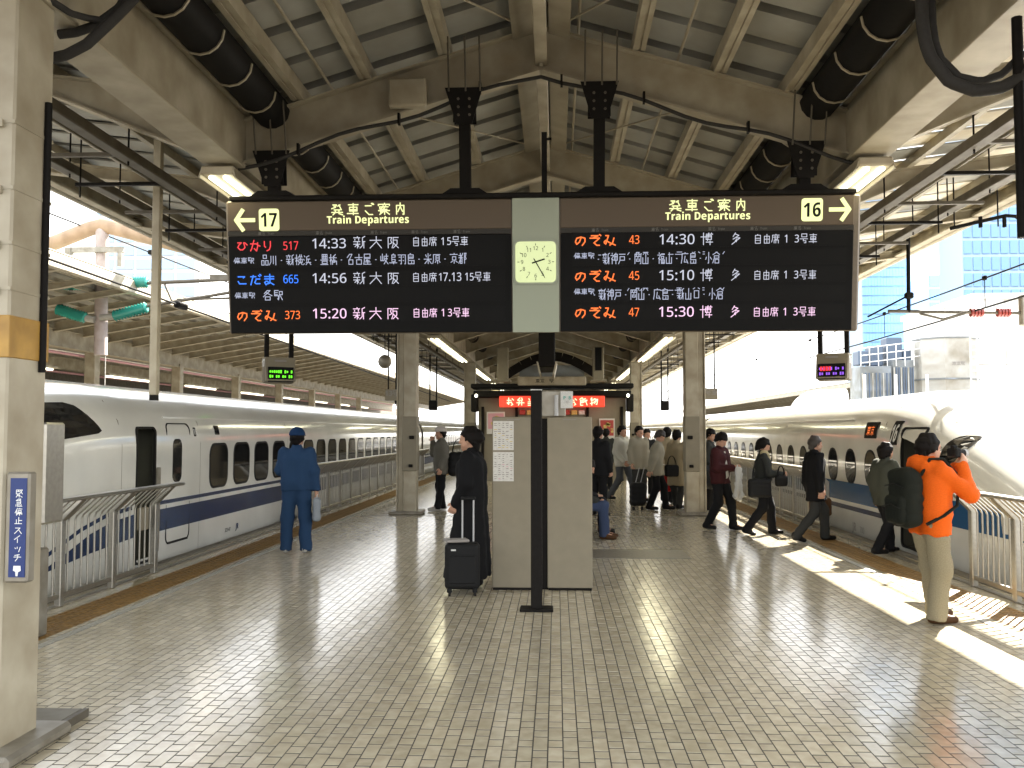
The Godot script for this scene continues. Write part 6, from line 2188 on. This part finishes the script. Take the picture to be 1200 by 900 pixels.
	person("long-haired traveller in a grey jacket and jeans seated on the bench", Vector3(0.42, 0, -14.55), 1.5, 1.66, {"pose": sitp, "sit": true, "top": "dark_grey", "legs": "jeans", "shoes": "shoe_brown", "style": "long", "lean": 0.22, "nod": 0.25, "cell": 0.022})
	person("traveller in dark clothes seated on the bench next to the long-haired one", Vector3(0.42, 0, -15.25), 1.6, 1.68, {"pose": sitp, "sit": true, "top": "jacket_black", "legs": "trousers_black", "shoes": "shoe_black", "lean": 0.1, "cell": 0.024})
	# the group beyond the bench
	person("man in a black jacket standing with his back turned beyond the bench", Vector3(0.95, 0, -18.4), 2.6, 1.74, {"top": "jacket_black", "legs": "trousers_black", "hem": 0.76, "pose": stand, "cell": 0.024, "bulk": 1.08, "curl": 0.8})
	person("man in an off-white jacket and grey jeans walking past the kiosk", Vector3(1.72, 0, -22.6), 0.9, 1.78, {"top": "off_white", "legs": "jeans_grey", "hem": 0.78, "cell": 0.024, "bulk": 1.12, "pose": {"anl": Vector3(0.1, 0.085, 0.26), "knl": Vector3(0.1, 0.49, 0.2), "anr": Vector3(-0.1, 0.1, -0.3), "knr": Vector3(-0.1, 0.5, 0.0), "wrl": Vector3(0.22, 0.9, -0.1), "wrr": Vector3(-0.22, 0.9, 0.2)}})
	person("man in a beige jacket and dark trousers standing near the kiosk", Vector3(2.1, 0, -22.2), 0.5, 1.77, {"top": "beige_grey", "legs": "trousers_grey", "hem": 0.74, "pose": stand, "cell": 0.024, "bulk": 1.08})
	person("person in a dark jacket half hidden behind the man in the beige jacket", Vector3(2.5, 0, -24.4), 0.3, 1.7, {"top": "jacket_black", "legs": "trousers_black", "hem": 0.76, "cell": 0.026})
	person("person in dark clothes walking toward the kiosk poster", Vector3(1.55, 0, -26.5), 2.9, 1.72, {"top": "dark_grey", "legs": "trousers_black", "hem": 0.76, "cell": 0.026})
	person("man in a light grey jacket looking down beside his wheeled bag", Vector3(2.25, 0, -19.9), 1.35, 1.68, {"top": "beige_grey", "legs": "trousers_black", "hem": 0.74, "cell": 0.022, "bulk": 1.12, "lean": 0.12, "nod": 0.5, "hair": "hair_grey", "pose": {"anl": Vector3(0.1, 0.085, 0.2), "knl": Vector3(0.1, 0.49, 0.16), "anr": Vector3(-0.1, 0.085, -0.14), "wrr": Vector3(-0.26, 0.86, -0.08)}})
	var rb := thing("wheeled_bag", "dark wheeled bag beside the man in the light grey jacket", "bag", Vector3(1.85, 0, -19.75), 0.4)
	part("body", soft_box(Vector3(0.34, 0.5, 0.26), 0.09, 0.018), M.bag_black, rb, Vector3(0, 0.34, 0))
	for x in [-0.1, 0.1]:
		var wl := MB.new()
		wl.rod(Vector3(x - 0.015, 0.04, 0), Vector3(x + 0.015, 0.04, 0), 0.04, 10)
		part("wheel", wl, M.rubber, rb)
		var r := MB.new()
		r.rod(Vector3(x * 0.6, 0.55, 0), Vector3(x * 0.6 + 0.1, 0.9, 0), 0.009, 6)
		part("handle_rod", r, M.metal_bright, rb)
	person("person in a beige trench coat seen from behind near the wheeled bag", Vector3(2.72, 0, -21.8), 2.9, 1.74, {"top": "beige", "top_name": "trench_coat", "legs": "trousers_black", "hem": 0.45, "flare": 0.15, "cell": 0.022, "bulk": 1.08, "pose": {"anl": Vector3(0.1, 0.085, 0.12), "anr": Vector3(-0.1, 0.085, -0.1)}})
	person("second person in a beige coat beside the column, dark bag on the arm", Vector3(2.75, 0, -20.3), 2.5, 1.68, {"top": "beige", "top_name": "coat", "legs": "trousers_grey", "hem": 0.5, "flare": 0.15, "cell": 0.022, "pose": {"anl": Vector3(0.1, 0.085, 0.14), "anr": Vector3(-0.1, 0.085, -0.12)}})
	bag("paper_bag", "bright red carrier bag held between the beige coats", Vector3(2.5, 0.55, -20.6), 0.3, Vector3(0.36, 0.42, 0.16), M.bag_red, 0.2, M.plastic_white)
	bag("shoulder_bag", "dark shoulder bag beside the second beige coat", Vector3(2.62, 0.82, -20.15), 0.2, Vector3(0.32, 0.26, 0.12), M.bag_black, 0.2, M.bag_black)
	person("person with a big dark bag half hidden behind the column on the track 16 side", Vector3(3.3, 0, -19.3), 1.2, 1.7, {"top": "dark_grey", "legs": "trousers_black", "hem": 0.74, "cell": 0.022, "nod": 0.3})
	bag("holdall", "big black holdall carried behind the maroon jacket", Vector3(3.12, 0.74, -18.98), 0.3, Vector3(0.5, 0.5, 0.3), M.bag_black, 0.1, M.bag_black)
	# the queue walking to the train on track 16
	person("young man in a maroon jacket looking down, a white bag on his arm", Vector3(2.9, 0, -15.9), 0.95, 1.63, {"top": "maroon", "legs": "trousers_black", "hem": 0.82, "shirt": "off_white", "cell": 0.018, "nod": 0.55, "lean": 0.03, "curl": 0.9, "bulk": 1.04,
		"pose": {"elr": Vector3(-0.25, 1.1, 0.06), "wrr": Vector3(-0.06, 1.12, 0.28), "ell": Vector3(0.25, 1.1, 0.06), "wrl": Vector3(0.08, 1.1, 0.3), "anl": Vector3(0.12, 0.085, 0.2), "knl": Vector3(0.12, 0.49, 0.16), "anr": Vector3(-0.12, 0.1, -0.2), "knr": Vector3(-0.11, 0.5, 0.03)}})
	var wb := thing("plastic_bag", "crumpled white plastic bag hanging from the arm of the maroon jacket", "bag", Vector3(3.18, 0.78, -15.7), 0.9)
	var wm := MB.new()
	blend(wm, [[Vector3(0, 0.24, 0), Vector3(-0.11, -0.2, 0.01), 0.025, 0.045], [Vector3(0, 0.24, 0), Vector3(0.1, -0.16, -0.02), 0.025, 0.05], [Vector3(0, 0.24, 0), Vector3(0.0, -0.24, 0.02), 0.025, 0.05], [Vector3(0.12, 0.1, 0), Vector3(0.02, 0.2, 0), 0.02, 0.03]], 0.013, [], 60.0, 0.03)
	part("body", wm, M.plastic_white, wb)
	var wbh := MB.new()
	wbh.tube([Vector3(-0.06, 0.22, 0), Vector3(-0.03, 0.33, 0), Vector3(0.03, 0.33, 0), Vector3(0.06, 0.22, 0)], 0.01, 6)
	part("handle", wbh, M.plastic_white, wb)
	person("woman in a dark jacket and pale scarf looking at something in her hands", Vector3(3.48, 0, -15.2), 1.5, 1.54, {"top": "dark_grey", "legs": "trousers_black", "hem": 0.78, "scarf": "scarf", "style": "bob", "cell": 0.018, "nod": 0.4, "curl": 0.9,
		"pose": {"elr": Vector3(-0.23, 1.1, 0.06), "wrr": Vector3(-0.06, 1.08, 0.3), "ell": Vector3(0.23, 1.1, 0.06), "wrl": Vector3(0.07, 1.08, 0.3), "anl": Vector3(0.1, 0.085, 0.16), "knl": Vector3(0.1, 0.49, 0.14), "anr": Vector3(-0.1, 0.12, -0.32), "knr": Vector3(-0.1, 0.5, -0.02), "tor": Vector3(-0.02, -0.1, 0.15)}})
	bag("shoulder_bag", "wide black shoulder bag at the hip of the woman in the pale scarf", Vector3(3.36, 0.77, -14.92), 0.15, Vector3(0.38, 0.3, 0.13), M.bag_black, 0.34, M.bag_black)
	bag("handbag", "small dark handbag hanging from the forearm of the woman in the pale scarf", Vector3(3.72, 0.88, -15.0), 0.2, Vector3(0.2, 0.18, 0.09), M.bag_black, 0.16, M.bag_black)
	person("man in a black coat and grey trousers striding beside track 16", Vector3(4.05, 0, -14.35), 1.75, 1.58, {"top": "coat_black", "legs": "trousers_grey", "hem": 0.66, "flare": 0.15, "hair": "hair_grey", "cell": 0.018, "bulk": 1.12, "lean": 0.05, "curl": 0.8,
		"pose": {"elr": Vector3(-0.26, 1.12, -0.03), "wrr": Vector3(-0.27, 0.86, 0.0), "ell": Vector3(0.25, 1.13, 0.0), "wrl": Vector3(0.22, 0.9, 0.18), "anl": Vector3(0.1, 0.085, 0.24), "knl": Vector3(0.1, 0.49, 0.22), "anr": Vector3(-0.1, 0.13, -0.36), "knr": Vector3(-0.1, 0.48, -0.03), "tor": Vector3(-0.02, -0.1, 0.15)}})
	bag("briefcase", "brown briefcase hanging at the side of the man in the black coat", Vector3(4.22, 0.5, -14.6), 0.2, Vector3(0.36, 0.28, 0.1), M.shoe_brown, 0.1, M.shoe_brown)
	person("woman in an olive-grey jacket stepping to the open train door", Vector3(4.62, 0, -12.95), 2.0, 1.5, {"top": "olive_grey", "legs": "trousers_black", "hem": 0.74, "flare": 0.14, "style": "bob", "cell": 0.018, "bulk": 1.08, "lean": 0.08,
		"pose": {"anl": Vector3(0.1, 0.085, 0.2), "knl": Vector3(0.1, 0.49, 0.18), "anr": Vector3(-0.1, 0.1, -0.26), "knr": Vector3(-0.1, 0.49, 0.0), "elr": Vector3(-0.22, 1.12, 0.08), "wrr": Vector3(-0.12, 1.05, 0.28)}})
	person("train conductor in dark uniform and blue peaked cap inside the open door", Vector3(5.5, 0.0, -13.3), -2.2, 1.7, {"top": "jacket_black", "legs": "trousers_black", "hem": 0.78, "style": "peaked", "cap": "cap_blue", "cell": 0.024, "look": 0.6})
	# the man in orange photographing the train
	person("man in an orange hooded jacket and khaki trousers taking a photograph", Vector3(3.43, 0, -8.4), 1.85, 1.63, {"top": "orange", "leg": 1.17, "legs": "khaki", "hem": 0.8, "hood": true, "shoes": "shoe_brown", "style": "short", "glasses": true, "cell": 0.0125, "head_cell": 0.006, "hand_cell": 0.005, "bulk": 1.12, "bump": 0.022, "curl": 0.95, "nod": 0.02,
		"hand_r": Vector3(0.25, 0.75, 0.6), "palm_r": Vector3(0.9, 0.1, -0.2), "hand_l": Vector3(-0.3, 0.6, 0.7), "palm_l": Vector3(-0.6, 0.7, 0.0),
		"pose": {"elr": Vector3(-0.24, 1.18, 0.24), "wrr": Vector3(-0.11, 1.42, 0.27), "ell": Vector3(0.2, 1.17, 0.26), "wrl": Vector3(0.06, 1.4, 0.32), "anl": Vector3(0.12, 0.085, 0.14), "knl": Vector3(0.12, 0.49, 0.1), "anr": Vector3(-0.12, 0.085, -0.04), "knr": Vector3(-0.12, 0.49, 0.03)}})
	var cm := thing("camera", "black and silver camera held up to the face of the man in orange", "camera", Vector3(3.43, 0, -8.4) + Basis(Vector3.UP, 1.85) * Vector3(-0.02, 1.485, 0.26), 1.85)
	var cb := MB.new()
	cb.cbox(Vector3.ZERO, Vector3(0.13, 0.085, 0.06), 0.012)
	cb.cbox(Vector3(0, 0.052, 0), Vector3(0.05, 0.03, 0.05), 0.008)
	part("body", cb, M.bag_black, cm)
	var ln := MB.new()
	ln.rod(Vector3(0, -0.005, 0.03), Vector3(0, -0.005, 0.115), 0.034, 16)
	part("lens", ln, M.shoe_black, cm)
	var rg := MB.new()
	rg.rod(Vector3(0, -0.005, 0.1), Vector3(0, -0.005, 0.125), 0.036, 16)
	part("lens_rim", rg, M.metal_bright, cm)
	var bp := thing("backpack", "dark olive backpack on the back of the man in orange", "backpack", Vector3(3.43, 0, -8.4) + Basis(Vector3.UP, 1.85) * Vector3(0.0, 1.09, -0.235), 1.85)
	part("body", soft_box(Vector3(0.31, 0.52, 0.21), 0.09, 0.014, 0.016), M.bag_green, bp)
	part("pocket", soft_box(Vector3(0.24, 0.25, 0.1), 0.045, 0.012, 0.008), M.bag_green, bp, Vector3(0, -0.1, -0.09))
	for s in [-1, 1]:
		var sp := MB.new()
		var pts := [Vector3(0.11 * s, 0.2, 0.08), Vector3(0.13 * s, 0.345, 0.16), Vector3(0.14 * s, 0.345, 0.28), Vector3(0.15 * s, 0.22, 0.405), Vector3(0.165 * s, 0.08, 0.41), Vector3(0.21 * s, -0.06, 0.36), Vector3(0.225 * s, -0.14, 0.22), Vector3(0.17 * s, -0.22, 0.08)]
		sp.tube(pts, 0.014, 6)
		part("strap", sp, M.bag_green, bp)
	for z in 2:
		var zp := MB.new()
		zp.tube([Vector3(-0.13, 0.1 - 0.18 * z, -0.108 - 0.04 * z), Vector3(0, 0.13 - 0.18 * z, -0.11 - 0.04 * z), Vector3(0.13, 0.1 - 0.18 * z, -0.108 - 0.04 * z)], 0.005, 5)
		part("zip", zp, M.bag_black, bp)

func _ready() -> void:
	var cam := Camera3D.new()
	cam.name = "view"
	cam.position = Vector3(0.13, 1.68, 0)
	cam.rotation = Vector3(deg_to_rad(2.912), deg_to_rad(2.757), 0)
	cam.fov = 45.24
	cam.near = 0.05
	cam.far = 1500.0
	add_child(cam)
	cam.current = true
	var env := Environment.new()
	env.background_mode = Environment.BG_SKY
	var sky := Sky.new()
	var sm := ProceduralSkyMaterial.new()
	sm.sky_top_color = Color(0.9, 0.93, 0.97)
	sm.sky_horizon_color = Color(1.0, 0.99, 0.97)
	sm.sky_curve = 0.2
	sm.ground_bottom_color = Color(0.35, 0.33, 0.3)
	sm.ground_horizon_color = Color(0.7, 0.7, 0.68)
	sm.energy_multiplier = 1.0
	sky.sky_material = sm
	env.sky = sky
	env.background_energy_multiplier = 0.54
	env.tonemap_mode = Environment.TONE_MAPPER_LINEAR
	env.tonemap_exposure = 7.8
	env.sdfgi_enabled = true
	env.ssao_enabled = true
	env.ssil_enabled = true
	var we := WorldEnvironment.new()
	we.name = "environment"
	we.environment = env
	add_child(we)
	var sun := DirectionalLight3D.new()
	sun.name = "sun"
	var az := deg_to_rad(36.0)
	var el := deg_to_rad(37.6)
	sun.look_at_from_position(Vector3(sin(az) * cos(el), sin(el), -cos(az) * cos(el)) * 50.0, Vector3.ZERO)
	sun.light_energy = 1.6
	sun.light_color = Color(1.0, 0.97, 0.92)
	sun.light_angular_distance = 0.5
	sun.shadow_enabled = true
	add_child(sun)
	make_materials()
	make_floor()
	canopy("platform_canopy", "cream steel platform canopy with gable frames, deck panels and outward wings overhead", 0.0, 1.6, 118.0, true)
	canopy("neighbouring_canopy", "cream canopy wing with slanting beams over the platform across track 17", -18.1, 8.0, 118.0, false, 0.2)
	canopy("neighbouring_canopy", "low grey canopy far off beyond the train at track 16", 27.6, 55.0, 150.0, false, -0.45)
	make_near_column()
	var tl := Train.new()
	tl.sd = -1.0
	tl.zs = [4.4, 4.9, 5.6, 6.5, 7.5, 8.5, 9.3, 10.2, 11.2, 60.0]
	tl.tops = [-0.5, 0.0, 0.5, 1.05, 1.6, 2.0, 2.18, 2.29, 2.34, 2.34]
	tl.wids = [0.3, 0.75, 1.1, 1.36, 1.52, 1.61, 1.65, 1.68, 1.69, 1.69]
	make_train(tl, "white bullet train with dark blue bands and a large cab window at track 17", true)
	var tr := Train.new()
	tr.sd = 1.0
	tr.cx = 6.82
	tr.zs = [4.0, 4.8, 6.0, 7.5, 9.0, 10.5, 11.6, 12.8, 14.0, 15.2, 60.0]
	tr.tops = [-0.6, -0.3, 0.0, 0.38, 0.78, 1.25, 1.62, 1.98, 2.24, 2.34, 2.34]
	tr.wids = [0.4, 0.85, 1.2, 1.45, 1.57, 1.64, 1.67, 1.685, 1.69, 1.69, 1.69]
	make_train(tr, "white bullet train with a long sloping nose and open crew door at track 16", false)
	fence(-1, 5.6, 10.8, "short stainless fence with bent top before the open cab door at track 17")
	fence(-1, 17.0, 33.0, "long stainless fence behind the worker in blue at track 17", 30.0)
	fence(-1, 36.5, 60.0, "far stainless fence on the shady edge beyond the second column", 20.0)
	fence(1, 5.6, 10.3, "sunlit stainless fence beside the man in orange at track 16")
	fence(1, 15.7, 30.5, "long stainless fence behind the walking people at track 16", 30.0)
	fence(1, 34.0, 60.0, "far stainless fence on the sunny edge beyond the second column", 20.0)
	make_board()
	for sd in [-1, 1]:
		var side := "shady" if sd < 0 else "sunny"
		make_lamp(sd * 2.87, 8.55, 1.25, "lit twin-tube lamp under the girder beside the departure board, on the %s side" % side)
		var zz := [23.6, 26.2, 28.8, 34.4, 37.0, 39.6, 45.0, 50.0]
		for k in 8: make_lamp(sd * 2.87, zz[k], 2.45, "lit fluorescent lamp in the row above the platform beyond the board, on the %s side" % side)
	make_notice_board()
	make_kiosk()
	hanging_sign(-4.85, 16.3, 2.76, 0.52, 0.46, "small hanging train display with green letters over the track 17 edge", "screen")
	hanging_sign(4.85, 15.9, 2.76, 0.52, 0.46, "small hanging train display with violet letters over the track 16 edge", "screen")
	hanging_sign(-3.9, 22.9, 2.58, 0.5, 0.28, "small beige car-number plate hanging on the shady side", "plate")
	hanging_sign(3.9, 23.2, 2.6, 0.5, 0.28, "small beige car-number plate hanging on the sunny side", "plate")
	make_services()
	make_line_side()
	make_background()
	make_people()
